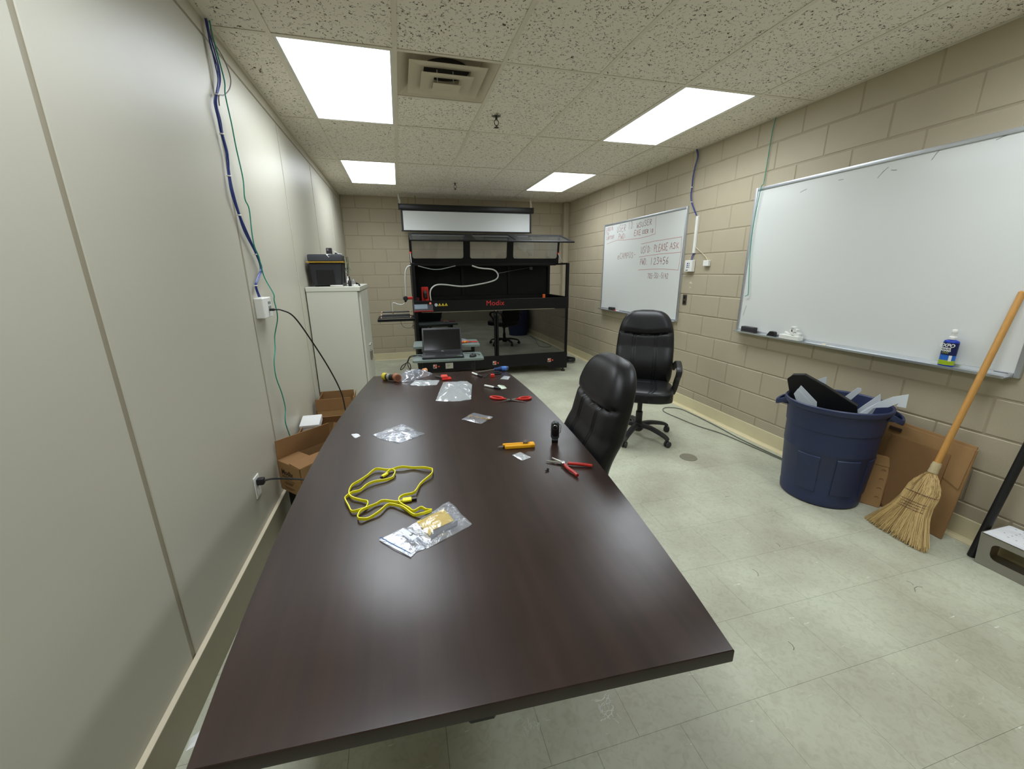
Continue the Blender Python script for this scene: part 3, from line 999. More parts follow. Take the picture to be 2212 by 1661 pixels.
for i, (y, l) in enumerate(((1.47, 'pale green string hanging from the near toolbox latch'), (1.78, 'pale green string hanging from the far toolbox latch'))):
    b = BM()
    tube(b, spline([(-0.546 + 0.004, y, cz + 0.25), (-0.537, y + 0.006, cz + 0.20), (-0.540, y - 0.008, cz + 0.165), (-0.532, y + 0.008, cz + 0.14), (-0.542, y + 0.002, cz + 0.125), (-0.530, y - 0.012, cz + 0.115)], 6), 0.0035, 5)
    tag(obj('string', b, STRING), l, 'string')
b = BM(); lathe(b, [(0.030, 0.0), (0.052, 0.003), (0.055, 0.012), (0.053, 0.013), (0.030, 0.004)], 24, Matrix.Translation((-0.622, 1.36, cz)))
tag(obj('disc', b, WHITE), 'round white plastic saucer beside the toolbox', 'disc')  # a loose plastic lid lying flat
t = thing('glue_bottle', 'small black glue bottle standing at the cabinet edge', 'bottle', (-0.515, 1.42, cz))
b = BM(); lathe(b, [(0.014, 0), (0.015, 0.004), (0.015, 0.045), (0.010, 0.052)], 14, Matrix.Translation((-0.515, 1.42, cz))); obj('body', b, BLKP, t)
b = BM(); lathe(b, [(0.008, 0.052), (0.006, 0.075), (0.004, 0.088)], 12, Matrix.Translation((-0.515, 1.42, cz))); obj('cap', b, BLKP, t)
b = BM(); box(b, (-0.534, 1.41, cz + 0.022), (-0.53, 1.43, cz + 0.032)); tube(b, [(-0.530, 1.42, cz + 0.027), (-0.55, 1.415, cz + 0.03)], 0.003, 6)
bmesh.ops.delete(b, geom=[v for v in b.verts if False], context='VERTS'); obj('clip', b, BLKP, t)
t = thing('white_tube', 'small white tube standing behind the black glue bottle', 'tube', (-0.534, 1.47, cz))
b = BM(); lathe(b, [(0.012, 0), (0.013, 0.06), (0.006, 0.066)], 12, Matrix.Translation((-0.534, 1.47, cz))); obj('body', b, WHITE, t)
b = BM(); lathe(b, [(0.006, 0.066), (0.005, 0.088)], 10, Matrix.Translation((-0.534, 1.47, cz))); obj('nozzle', b, WHITE, t)
t = thing('clear_vial', 'clear plastic vial by the black bottle on the cabinet', 'vial', (-0.487, 1.46, cz))
b = BM(); lathe(b, [(0.011, 0), (0.012, 0.05), (0.006, 0.058), (0.005, 0.07)], 12, Matrix.Translation((-0.487, 1.46, cz))); obj('body', b, CLEAR, t)
b = BM(); box(b, (-0.49, 1.435, cz), (-0.446, 1.47, cz + 0.014), bev=0.003); tag(obj('small_white_block', b, WHITE), 'small white block at the cabinet top corner', 'block')
b = BM(); sheet(b, [(-0.475, 1.50, cz), (-0.43, 1.50, cz), (-0.44, 1.50, cz + 0.016), (-0.47, 1.50, cz + 0.036)], 0.02)
tag(obj('black_wedge', b, BLKP), 'small black wedge at the cabinet top corner', 'wedge')

# ------------------------------------------------------------------ cardboard boxes by the left wall
def open_box(name, label, org, a, bdir, la, lb, h, z0=0.0, th=0.004, flaps=(), mat=CARD):
    """carton with four walls and a bottom; org corner, a and bdir unit axes; flaps = (side, length, angle from vertical outwards deg)"""
    a, bdir = Vector(a), Vector(bdir)
    org = Vector((*org, z0))
    t = thing(name, label, 'box', org + a * la / 2 + bdir * lb / 2)
    Z = Vector((0, 0, 1))
    def wall(nm, p, d, ln, nrm, hh, zb):
        bm = BM()
        m = basis(p + Z * zb, d, Z)
        s = 1 if (m.to_3x3() @ Vector((0, 0, 1))).dot(nrm) > 0 else -1
        box(bm, (0, 0, -th if s > 0 else 0), (ln, hh, 0 if s > 0 else th), mat=m)
        return obj(nm, bm, mat, t, smooth=None)
    sides = {'a0': (org, a, la, -bdir), 'a1': (org + bdir * lb, a, la, bdir), 'b0': (org, bdir, lb, -a), 'b1': (org + a * la, bdir, lb, a)}
    for k, (p, d, ln, nr) in sides.items():
        wall('side', p, d, ln, nr, h, 0.0)
    bm = BM(); box(bm, (0, 0, 0), (la, lb, th), mat=Matrix(((a.x, bdir.x, 0, org.x), (a.y, bdir.y, 0, org.y), (0, 0, 1, org.z), (0, 0, 0, 1)))); obj('bottom', bm, mat, t, smooth=None)
    for side, ln_f, ang in flaps:
        p, d, ln, nr = sides[side]
        bm = BM()
        up = (Z * math.cos(R(ang)) + nr * math.sin(R(ang))).normalized()
        box(bm, (0.003, 0.0015, -th / 2), (ln - 0.003, ln_f, th / 2), mat=basis(p + Z * h, d, up))
        obj('flap', bm, CARDIN if ang < 60 else mat, t, smooth=None)
    return t
# near carton with printed name, resting on an inferred black box
c30, s30 = math.cos(R(43)), math.sin(R(43))
near_a, near_b = (c30, s30, 0), (s30, -c30, 0)
b = BM(); box(b, (0.02, 0.02, 0.0), (0.34, 0.21, 0.205), bev=0.01, mat=Matrix(((c30, s30, 0, -0.866), (s30, -c30, 0, -0.150), (0, 0, 1, 0), (0, 0, 0, 1))))
tag(obj('black_box', b, BLKS), 'black box on the floor under the printed carton', 'case')
nb = open_box('carton', 'open cardboard carton with black print nearest the table edge', (-0.868, -0.150), near_a, near_b, 0.36, 0.235, 0.187, z0=0.205,
              flaps=(('a0', 0.125, -4), ('b0', 0.135, -88), ('a1', 0.11, -86), ('b1', 0.12, 20)))
def on_near(u, v):  # printed side runs along near_b from the wall corner
    return Vector((-0.868, -0.150, 0.205)) + Vector(near_b) * u + Vector((0, 0, v)) - Vector(near_a) * 0.0008
mt = basis(on_near(0.035, 0.112), near_b, (0, 0, 1))
for s, sz, dy, dx in (('Modix', 0.046, 0.0, 0.0), ('MODULAR 3D PRINTERS', 0.011, -0.016, 0.0), ('PART NO. 20-0140', 0.009, -0.045, 0.012), ('QTY 1', 0.009, -0.062, 0.03), ('HANDLE WITH CARE', 0.010, -0.094, 0.0)):
    if s not in ('Modix', ):
        continue
    bm = text_bm(s, sz, mt @ Matrix.Translation((dx, dy, 0)), bold=0.0008)
    obj('print', bm, PRINT, nb, smooth=None)
bm = BM()
rp = random.Random(2)
for i, (u0, u1, v) in enumerate(((0.035, 0.150, 0.100), (0.035, 0.135, 0.093), (0.045, 0.16, 0.078), (0.07, 0.15, 0.066), (0.05, 0.14, 0.058), (0.06, 0.13, 0.050), (0.04, 0.15, 0.028), (0.05, 0.12, 0.018))):
    u = u0
    while u < u1:
        w = rp.uniform(0.004, 0.014)
        box(bm, (u, v, 0), (min(u + w, u1), v + 0.003, 0.0004), mat=basis(on_near(0, 0), near_b, (0, 0, 1)))
        u += w + 0.003
o = obj('small_print', bm, PRINT, nb, smooth=None); o['kind'] = 'stuff'
# middle carton
open_box('carton', 'open cardboard carton holding white foam, between two other cartons', (-0.852, 0.20), (1, 0.0, 0), (0.0, 1, 0), 0.34, 0.40, 0.34,
         flaps=(('a0', 0.10, 55), ('b1', 0.12, 100), ('a1', 0.06, -20), ('b0', 0.06, -15)))
FOAM = M('white_foam', (226, 226, 224), 0.75, bump=(200, 0.2))
t = thing('foam_block', 'white foam sheets lying on the middle carton', 'foam', (-0.79, 0.45, 0.37))
for i in range(2):
    b = BM(); box(b, (-0.858, 0.395, 0.40 + 0.028 * i), (-0.725 + 0.002 * i, 0.545, 0.425 + 0.028 * i), bev=0.006, seg=2, mat=Matrix.Translation((0, 0, -0.03)) @ Matrix.Translation((-0.79, 0.47, 0.4)) @ Matrix.Rotation(R(12), 4, 'X') @ Matrix.Translation((0.79, -0.47, -0.4)))
    obj('sheet', b, FOAM, t)
# far carton
fb = open_box('carton', 'open cardboard carton with a white label in front of the cabinet', (-0.846, 0.93), (1, 0, 0), (0, 1, 0), 0.29, 0.245, 0.335,
              flaps=(('a0', 0.105, 4), ('a1', 0.105, -2), ('b0', 0.10, -14), ('b1', 0.10, 10)))
b = BM(); box(b, (-0.745, 0.9245, 0.195), (-0.605, 0.9262, 0.262)); lb = obj('label', b, WHITE, fb, smooth=None); lb['label'] = 'white address label'
b = BM()
for i in range(4):
    box(b, (-0.715 , 0.9236, 0.250 - i * 0.009), (-0.690 + 0.006 * (i % 3), 0.9243, 0.254 - i * 0.009))
o = obj('label_print', b, BLKP, lb, smooth=None); o['kind'] = 'stuff'

# ------------------------------------------------------------------ left wall cables, boxes, outlet
xw = XL + 0.012
t = thing('cable_bundle', 'bundle of blue network cables tied together down the left wall', 'cable', (xw, 0.0, 1.34))
blue = [(-0.072, 2.633), (-0.071, 2.581), (-0.06, 2.522), (-0.03, 2.457), (-0.044, 2.395), (-0.105, 2.313), (-0.141, 2.263), (-0.137, 2.197), (-0.127, 2.138), (-0.110, 2.066), (-0.116, 2.023), (-0.132, 1.95), (-0.132, 1.872), (-0.085, 1.773), (-0.033, 1.694), (0.083, 1.583), (0.123, 1.509), (0.047, 1.459), (-0.020, 1.411), (0.0, 1.347)]
ties = {5: 1, 8: 1, 11: 1, 13: 1, 15: 1, 18: 1}
rc = random.Random(5)
for k in range(4):
    pts = []
    for i, (y, z) in enumerate(blue):
        sp = 0.0035 if i in ties else 0.009
        pts.append((xw + 0.004 + 0.004 * (k % 2) + rc.uniform(0, sp * 0.5), y + (k - 1.5) * sp * 0.7 + rc.uniform(-1, 1) * sp * 0.7, z))
    b = BM(); tube(b, spline(pts, 5), 0.003, 6); obj('strand', b, BLUEC, t)
for i in ties:
    y, z = blue[i]
    b = BM(); lathe(b, [(0.010, -0.003), (0.0115, 0), (0.010, 0.003)], 10, Matrix.Translation((xw + 0.006, y, z))); box(b, (xw + 0.005, y + 0.008, z - 0.002), (xw + 0.009, y + 0.022, z + 0.002))
    obj('cable_tie', b, WHITE, t)
green = [(-0.066, 2.633), (-0.060, 2.581), (-0.039, 2.523), (0.001, 2.412), (-0.023, 2.342), (-0.003, 2.222), (0.004, 2.117), (0.03, 1.97), (0.004, 1.869), (0.047, 1.821), (0.025, 1.699), (0.029, 1.624), (0.075, 1.568), (0.112, 1.458), (0.100, 1.36), (0.092, 1.319), (0.104, 1.218), (0.126, 1.105), (0.089, 1.024), (0.028, 0.958), (0.017, 0.865), (0.073, 0.751), (0.096, 0.641), (0.049, 0.563), (0.10, 0.433), (0.12, 0.36)]
b = BM(); tube(b, spline([(xw + 0.02 + (0.038 if 1.18 < z < 1.4 else 0.0), y, z) for y, z in green], 5), 0.0033, 6)
tag(obj('network_cable', b, GREENC), 'green network cable hanging down the left wall into a carton', 'cable')
b = BM(); tube(b, spline([(xw + 0.018, y, z) for y, z in [(-0.063, 2.60), (-0.056, 2.555), (0.05, 2.531), (0.112, 2.474), (0.075, 2.409), (-0.03, 2.34), (-0.11, 2.308), (-0.13, 2.26)]], 6), 0.0028, 6)
tag(obj('loop_cable', b, GREYC), 'thin grey cable looping beside the blue bundle near the ceiling', 'cable')
t = thing('network_box', 'white network jack box on the left panelled wall', 'jack box', (XL, 0.045, 1.226))
b = BM(); box(b, (XL, -0.042, 1.226), (XL + 0.045, 0.120, 1.342), bev=0.004); obj('case', b, WHITE, t)
for i in range(2):
    for j in range(2):
        b = BM(); box(b, (XL + 0.0448, 0.055 + 0.028 * j, 1.275 + 0.026 * i), (XL + 0.0458, 0.073 + 0.028 * j, 1.291 + 0.026 * i)); obj('port', b, M('port_grey', (110, 118, 112), 0.5), t, smooth=None)
t = thing('network_lead', 'black cable sloping from the jack box to the floor behind the table', 'cable', (XL + 0.05, 0.06, 0.2))
b = BM(); box(b, (XL + 0.046, 0.048, 1.262), (XL + 0.075, 0.066, 1.276), bev=0.003); obj('plug', b, BLKP, t)
b = BM(); tube(b, spline([(-0.80, 0.057, 1.269), (-0.77, 0.08, 1.262), (-0.72, 0.13, 1.215), (-0.66, 0.22, 1.05), (-0.59, 0.33, 0.82), (-0.545, 0.40, 0.62), (-0.53, 0.42, 0.42), (-0.47, 0.42, 0.05), (-0.40, 0.3, 0.008), (-0.2, 0.1, 0.006)], 6), 0.0045, 6); obj('lead', b, BLACKC, t)
t = thing('wall_outlet', 'white wall outlet with a black plug, low on the left wall', 'outlet', (XL, -0.482, 0.342))
b = BM(); box(b, (XL, -0.520, 0.345), (XL + 0.006, -0.446, 0.463), bev=0.003); obj('plate', b, WHITE, t)
b = BM(); box(b, (XL + 0.006, -0.499, 0.358), (XL + 0.008, -0.467, 0.395), bev=0.0008); obj('socket', b, WHITE, t)
t = thing('power_cord', 'black power cord plugged into the left wall outlet', 'cord', (XL + 0.04, -0.45, 0.3))
b = BM(); box(b, (XL + 0.006, -0.500, 0.412), (XL + 0.040, -0.466, 0.446), bev=0.006, seg=2); obj('plug', b, BLKP, t)
b = BM(); tube(b, spline([(XL + 0.036, -0.483, 0.429), (-0.80, -0.47, 0.428), (-0.72, -0.44, 0.40), (-0.64, -0.43, 0.375), (-0.55, -0.42, 0.34), (-0.48, -0.40, 0.15), (-0.44, -0.38, 0.008), (-0.25, -0.3, 0.006)], 6), 0.005, 6); obj('lead', b, BLACKC, t)

# ------------------------------------------------------------------ whiteboards
INK = M('red_marker_ink', (186, 104, 100), 0.6)
INKD = M('dark_red_ink', (158, 96, 92), 0.6)
def whiteboard(label, y0, y1, z0, z1):
    t = thing('whiteboard', label, 'whiteboard', (XR, (y0 + y1) / 2, z0))
    b = BM(); box(b, (XR - 0.014, y0 + 0.012, z0 + 0.012), (XR, y1 - 0.012, z1 - 0.012)); s = obj('writing_surface', b, BOARD, t, smooth=None)
    fw = 0.024
    for lo, hi in (((y0, z0), (y0 + fw, z1)), ((y1 - fw, z0), (y1, z1)), ((y0 + fw, z0), (y1 - fw, z0 + fw)), ((y0 + fw, z1 - fw), (y1 - fw, z1))):
        b = BM(); box(b, (XR - 0.022, lo[0], lo[1]), (XR, hi[0], hi[1]), bev=0.005, seg=2); obj('frame_bar', b, ALU, t)
    b = BM()
    prof = [(0.022, z0 + 0.022), (0.026, z0 + 0.006), (0.072, z0 + 0.002), (0.076, z0 + 0.010), (0.079, z0 + 0.009), (0.076, z0 - 0.004), (0.022, z0 - 0.002)]
    rg = [[b.verts.new((XR - d, yy, z)) for d, z in prof] for yy in (y0 + 0.03, y1 - 0.03)]
    n = len(prof)
    for j in range(n):
        b.faces.new((rg[0][j], rg[0][(j + 1) % n], rg[1][(j + 1) % n], rg[1][j]))
    b.faces.new(rg[0]); b.faces.new(rg[1][::-1])
    obj('marker_tray', b, ALU, t, smooth=None)
    return t, s
wb1, ws1 = whiteboard('smaller whiteboard with red handwriting behind the office chair', 1.255, 3.100, 0.918, 2.122)
wb2, ws2 = whiteboard('large blank whiteboard above the trash can', -1.431, 0.400, 0.940, 2.136)
# handwriting: single strokes
GL = {
 'A': [[(0, 0), (.35, 1), (.7, 0)], [(.12, .38), (.58, .38)]], 'C': [[(.62, .85), (.4, 1), (.12, .75), (.05, .4), (.2, .06), (.45, 0), (.62, .12)]],
 'D': [[(.08, 0), (.1, 1), (.45, .9), (.66, .55), (.5, .12), (.08, 0)]], 'E': [[(.6, 1), (.1, .97), (.08, 0), (.62, .03)], [(.08, .52), (.5, .54)]],
 'G': [[(.62, .82), (.4, 1), (.1, .72), (.06, .3), (.3, 0), (.6, .14), (.6, .45), (.38, .45)]], 'I': [[(.15, 0), (.2, 1)]],
 'K': [[(.08, 0), (.1, 1)], [(.6, .95), (.12, .45), (.62, 0)]], 'L': [[(.1, 1), (.06, 0), (.6, .05)]], 'M': [[(0, 0), (.12, 1), (.38, .4), (.62, 1), (.74, 0)]],
 'N': [[(.05, 0), (.08, 1), (.6, 0), (.64, 1)]], 'O': [[(.35, 1), (.06, .7), (.08, .2), (.35, 0), (.62, .3), (.6, .75), (.35, 1)]],
 'P': [[(.1, 0), (.1, 1), (.5, .95), (.62, .72), (.45, .5), (.1, .48)]], 'R': [[(.1, 0), (.1, 1), (.5, .95), (.6, .72), (.42, .52), (.12, .5), (.62, 0)]],
 'S': [[(.6, .86), (.35, 1), (.1, .8), (.3, .55), (.55, .35), (.5, .08), (.25, 0), (.04, .14)]], 'T': [[(0, 1), (.66, .97)], [(.33, 1), (.32, 0)]],
 'U': [[(.06, 1), (.06, .25), (.3, 0), (.56, .2), (.6, 1)]], 'W': [[(0, 1), (.16, 0), (.36, .6), (.54, 0), (.74, 1)]], 'X': [[(.04, 1), (.6, 0)], [(.6, 1), (.02, 0)]],
 'e': [[(.08, .36), (.55, .42), (.45, .68), (.2, .66), (.06, .3), (.25, 0), (.56, .1)]],
 '1': [[(.18, 0), (.24, 1)]], '2': [[(.06, .8), (.3, 1), (.56, .78), (.4, .4), (.04, .02), (.64, .04)]], '3': [[(.08, .94), (.5, .96), (.26, .58), (.58, .42), (.5, .08), (.06, .04)]],
 '4': [[(.14, 1), (.08, .46), (.62, .5)], [(.46, .92), (.42, 0)]], '5': [[(.58, 1), (.14, .97), (.1, .58), (.48, .55), (.56, .22), (.3, 0), (.04, .08)]],
 '6': [[(.5, 1), (.16, .6), (.06, .22), (.3, 0), (.56, .2), (.42, .46), (.1, .36)]], '7': [[(.02, .96), (.62, 1), (.24, 0)]], '0': [[(.32, 1), (.06, .6), (.14, .06), (.4, 0), (.6, .5), (.32, 1)]],
 '-': [[(.1, .45), (.5, .47)]], '.': [[(.1, .02), (.16, .05)]], ':': [[(.15, .2), (.2, .22)], [(.16, .6), (.2, .62)]]}
XI = XR - 0.0142
def stroke(bm, pts, w):
    """marker line on the board, pts in (y,z)"""
    P = [Vector((p[0], p[1])) for p in pts]
    for p, q in zip(P, P[1:]):
        d = (q - p)
        if d.length < 1e-6:
            continue
        d.normalize()
        n = Vector((-d.y, d.x)) * w / 2
        a = [p - d * w * 0.4 + n, q + d * w * 0.4 + n, q + d * w * 0.4 - n, p - d * w * 0.4 - n]
        v0 = [bm.verts.new((XI, c.x, c.y)) for c in a]
        v1 = [bm.verts.new((XI - 0.0005, c.x, c.y)) for c in a]
        bm.faces.new(v0); bm.faces.new(v1[::-1])
        for i in range(4):
            bm.faces.new((v0[i], v0[(i + 1) % 4], v1[(i + 1) % 4], v1[i]))
rw = random.Random(12)
def write(s, ya, yb, z, h, mat, w=0.005, rise=0.0):
    n = len(s)
    step = (ya - yb) / n
    bm = BM()
    for i, ch in enumerate(s):
        if ch == ' ' or ch not in GL:
            continue
        jz, js = rw.uniform(-0.06, 0.06) * h, rw.uniform(0.92, 1.08)
        for st in GL[ch]:
            pts = [(ya - (i + 0.08 + min(x, .72) * 1.12) * step * 1.0, z + jz + rise * i / n + yy * h * js) for x, yy in st]
            if len(pts) > 3:
                pts = [(q.x, q.y) for q in spline([(a, c, 0) for a, c in pts], 3)]
            stroke(bm, pts, w)
    o = obj('handwriting', bm, mat, ws1, smooth=None)
    o['kind'] = 'stuff'
    o['label'] = 'red handwritten ' + s.strip(' -.:').lower() if s.strip(' -.:').isalpha() else 'red handwriting on the board'
write('LOGIN', 3.050, 2.845, 2.028, 0.050, INK)
write('TO', 3.045, 2.96, 1.975, 0.034, INK)
write('LAPTOP', 3.035, 2.80, 1.912, 0.046, INK)
write('USER', 2.735, 2.49, 1.985, 0.082, INKD, 0.005, 0.01)
write('ID:', 2.43, 2.27, 2.0, 0.088, INKD)
write('WSUSER', 2.235, 1.895, 1.998, 0.060, INKD, 0.0055, 0.012)
write('PWD:', 2.680, 2.46, 1.896, 0.062, INK)
write('EXE', 2.285, 2.12, 1.912, 0.060, INK, 0.006)
write('USER 10', 2.095, 1.855, 1.918, 0.042, INK, 0.006)
write('eCAMPUS-', 2.675, 2.20, 1.632, 0.070, INKD, 0.005, 0.012)
write('USID:', 2.095, 1.855, 1.688, 0.080, INKD, 0.0055)
write('PLEASE', 1.815, 1.540, 1.690, 0.072, INK, 0.006, 0.012)
write('ASK', 1.510, 1.345, 1.708, 0.062, INK, 0.006)
write('PWD.', 2.095, 1.91, 1.548, 0.070, INKD)
write('123456', 1.865, 1.500, 1.545, 0.072, INKD, 0.006)
write('705-331-5142', 1.905, 1.485, 1.385, 0.058, INKD, 0.005)
bm = BM()
for ln in ([(3.01, 1.852), (2.93, 1.862), (2.70, 1.887), (2.50, 1.874), (2.154, 1.868), (1.95, 1.879), (1.815, 1.893), (1.820, 2.0), (1.827, 2.090)],
           [(2.098, 1.797), (1.80, 1.812), (1.50, 1.818), (1.318, 1.822), (1.312, 1.74), (1.303, 1.665), (1.70, 1.660), (2.122, 1.643)], [(1.303, 1.665), (1.31, 1.58), (1.323, 1.478), (1.6, 1.492), (1.9, 1.490), (2.123, 1.482)]):
    stroke(bm, ln, 0.004)
o = obj('ruled_line', bm, INK, ws1, smooth=None); o['kind'] = 'stuff'; o['label'] = 'red boxes drawn around the writing'
# scuffs on the big board
bm = BM()
for y, z, l, a in ((-0.02, 2.035, 0.05, 0.3), (-0.55, 2.03, 0.07, 0.8), (-0.30, 2.065, 0.03, 0.0), (-0.62, 2.06, 0.03, -0.2), (-0.82, 2.07, 0.06, 1.0), (-1.08, 2.10, 0.05, 0.3), (0.345, 1.08, 0.09, 1.35)):
    stroke(bm, [(y, z), (y - l * math.cos(a) * 0.5, z + l * math.sin(a) * 0.6), (y - l * math.cos(a), z + l * math.sin(a))], 0.004)
o = obj('scuff_mark', bm, M('grey_scuff', (150, 152, 152), 0.6), ws2, smooth=None); o['kind'] = 'stuff'
bm = BM(); box(bm, (XR - 0.0232, -1.39, 0.947), (XR - 0.0222, -1.335, 0.960)); bg = obj('badge', bm, M('badge_navy', (38, 36, 62), 0.4), wb2, smooth=None)
bm = BM()
for q in range(3):
    box(bm, (XR - 0.0236, -1.352 - 0.009 * q - 0.006, 0.951), (XR - 0.0231, -1.352 - 0.009 * q, 0.955))
o = obj('badge_mark', bm, WHITE, bg, smooth=None); o['kind'] = 'stuff'

# on the trays
tz1, tz2 = 0.918 + 0.0045, 0.940 + 0.0045
def eraser(label, x, y, z, l, h, mat=BLKP):
    t = thing('eraser', label, 'eraser', (x, y, z), group='whiteboard erasers')
    b = BM(); box(b, (x - 0.022, y - l / 2, z + h * 0.35), (x + 0.022, y + l / 2, z + h), bev=0.004); obj('grip', b, M('eraser_grip', (48, 46, 48), 0.6), t)
    b = BM(); box(b, (x - 0.021, y - l / 2 + 0.002, z), (x + 0.021, y + l / 2 - 0.002, z + h * 0.35)); obj('felt', b, M('eraser_felt', (66, 60, 58), 0.95), t)
eraser('dark eraser at the end of the small whiteboard tray', XR - 0.048, 2.69, tz1, 0.13, 0.045)
eraser('long dark eraser at the left end of the big whiteboard tray', XR - 0.049, 0.225, tz2, 0.14, 0.050)
t = thing('marker', 'red-capped white marker on the small whiteboard tray', 'marker', (XR - 0.05, 2.535, tz1))
b = BM(); cyl(b, (XR - 0.05, 2.62, tz1 + 0.009), (XR - 0.05, 2.56, tz1 + 0.009), 0.008, 12); obj('cap', b, RED, t)
b = BM(); cyl(b, (XR - 0.05, 2.56, tz1 + 0.009), (XR - 0.05, 2.48, tz1 + 0.009), 0.0078, 12); obj('barrel', b, WHITE, t)
b = BM(); sheet(b, [(XR - 0.05, 0.030, tz2), (XR - 0.05, -0.045, tz2), (XR - 0.05, -0.045, tz2 + 0.035), (XR - 0.05, -0.035, tz2 + 0.042), (XR - 0.05, 0.0, tz2 + 0.042)], 0.03)
tag(obj('rubber_wedge', b, BLKP), 'small black rubber wedge on the big whiteboard tray', 'wedge')
# white tangle of printed parts on a white block
t = thing('printed_sample', 'white printed test piece on a white block on the whiteboard tray', 'printed part', (XR - 0.055, -0.19, tz2))
b = BM(); box(b, (XR - 0.082, -0.275, tz2 + 0.004), (XR - 0.032, -0.105, tz2 + 0.036), bev=0.002); obj('base', b, WHITE, t)
for i, (y, z, w, h, a) in enumerate(((-0.235, 0.036, 0.05, 0.03, 0.2), (-0.20, 0.04, 0.03, 0.045, -0.3), (-0.215, 0.062, 0.05, 0.03, 0.15), (-0.16, 0.036, 0.06, 0.016, 0.35), (-0.205, 0.086, 0.042, 0.02, 0.0))):
    b = BM(); box(b, (-0.012, -w / 2, 0), (0.012, w / 2, h), bev=0.002, mat=Matrix.Translation((XR - 0.055, y, tz2 + z)) @ Matrix.Rotation(a, 4, 'X')); obj('printed_piece', b, WHITE, t)
b = BM(); box(b, (XR - 0.06, -0.47, tz2 + 0.0), (XR - 0.045, -0.44, tz2 + 0.012), bev=0.002); tag(obj('chalk_stub', b, M('pale_eraser', (232, 222, 196), 0.7)), 'small pale chip on the big whiteboard tray', 'chip')
b = BM(); box(b, (XR - 0.062, -0.54, tz2), (XR - 0.05, -0.50, tz2 + 0.006), bev=0.001); tag(obj('white_chip', b, WHITE), 'thin white scrap further along the big whiteboard tray', 'scrap')
# cleaner bottle
bx, by, bz = XR - 0.051, -1.152, tz2
t = thing('spray_bottle', 'blue whiteboard cleaner bottle standing on the big whiteboard tray', 'bottle', (bx, by, bz))
def oval(bm, prof, n=24, k=0.62):
    return lathe(bm, prof, n, Matrix.Translation((bx, by, bz)) @ Matrix.Diagonal((k, 1, 1, 1)))
BBLUE = M('bottle_blue', (40, 66, 176), 0.3)
b = BM(); oval(b, [(0.030, 0), (0.034, 0.004), (0.034, 0.138), (0.031, 0.146), (0.016, 0.152), (0.014, 0.153)]); bod = obj('body', b, BBLUE, t)
def band(z0, z1, col, rr=0.0345, a0=0, a1=360):
    b = BM()
    m = Matrix.Translation((bx, by, bz)) @ Matrix.Diagonal((0.62, 1, 1, 1))
    n = 20
    ring = []
    for z in (z0, z1):
        ring.append([b.verts.new(m @ Vector((rr * math.cos(R(a0 + (a1 - a0) * i / n)), rr * math.sin(R(a0 + (a1 - a0) * i / n)), z))) for i in range(n + 1)])
    for i in range(n):
        b.faces.new((ring[0][i], ring[0][i + 1], ring[1][i + 1], ring[1][i]))
    return b
obj('label_top', band(0.066, 0.136, 0, 0.0346), M('label_navy', (26, 34, 84), 0.35), bod)
obj('label_middle', band(0.036, 0.068, 0, 0.0345), M('label_azure', (40, 104, 196), 0.35), bod)
obj('label_green', band(0.012, 0.038, 0, 0.0347), M('label_lime', (158, 182, 34), 0.35), bod)
obj('label_white', band(0.034, 0.066, 0, 0.0348, 205, 228), WHITE, bod)
for s, sz, zz in (('EXPO', 0.026, 0.112), ('WHITE', 0.013, 0.099), ('BOARD', 0.013, 0.087), ('CARE', 0.011, 0.076)):
    bm = text_bm(s, sz, basis((bx - 0.0225, by + 0.004, bz + zz), (0, -1, 0), (0, 0, 1)), align='CENTER', bold=0.0006, shear=0.2 if s == 'EXPO' else 0.0)
    obj('lettering', bm, WHITE if s != 'CARE' else M('label_olive', (120, 132, 60), 0.5), bod, smooth=None)
b = BM(); lathe(b, [(0.016, 0.153), (0.016, 0.166), (0.012, 0.170), (0.011, 0.186), (0.013, 0.190), (0.012, 0.204), (0.009, 0.208)], 16, Matrix.Translation((bx, by, bz))); obj('spray_cap', b, WHITE, t)

# ------------------------------------------------------------------ right wall cables and boxes
xw = XR - 0.010
t = thing('cable_bundle', 'blue network cables dropping from the ceiling beside the small whiteboard', 'cable', (xw, 1.18, 2.0))
bl2 = [(1.205, 2.634), (1.178, 2.565), (1.204, 2.48), (1.220, 2.382), (1.222, 2.289), (1.222, 2.221), (1.194, 2.137), (1.104, 2.010)]
for k in range(3):
    b = BM(); tube(b, spline([(xw - 0.014 - 0.004 * (k % 2), y + (k - 1) * 0.006 + rc.uniform(-0.004, 0.004), z) for y, z in bl2], 6), 0.003, 6); obj('strand', b, BLUEC, t)
for y, z in ((1.222, 2.292), (1.20, 2.15)):
    b = BM(); lathe(b, [(0.010, -0.003), (0.0115, 0), (0.010, 0.003)], 10, Matrix.Translation((xw - 0.016, y, z))); obj('cable_tie', b, WHITE, t)
t = thing('wire_raceway', 'white vertical wire raceway beside the small whiteboard', 'raceway', (XR, 1.10, 1.645))
b = BM(); box(b, (XR - 0.022, 1.086, 1.645), (XR, 1.116, 2.004), bev=0.003); obj('cover', b, WHITE, t)
b = BM(); tube(b, spline([(xw - 0.006, 1.104, 1.645), (xw - 0.008, 1.118, 1.61), (xw - 0.01, 1.12, 1.575)], 5), 0.0035, 6); obj('blue_strand', b, BLUEC, t)
b = BM(); tube(b, spline([(xw - 0.006, 1.096, 1.645), (xw - 0.008, 1.100, 1.61), (xw - 0.01, 1.105, 1.575)], 5), 0.0035, 6); obj('blue_strand', b, BLUEC, t)
t = thing('network_box', 'white six-port jack box beside the small whiteboard', 'jack box', (XR, 1.125, 1.459))
b = BM(); box(b, (XR - 0.042, 1.075, 1.460), (XR, 1.188, 1.576), bev=0.004); obj('case', b, WHITE, t)
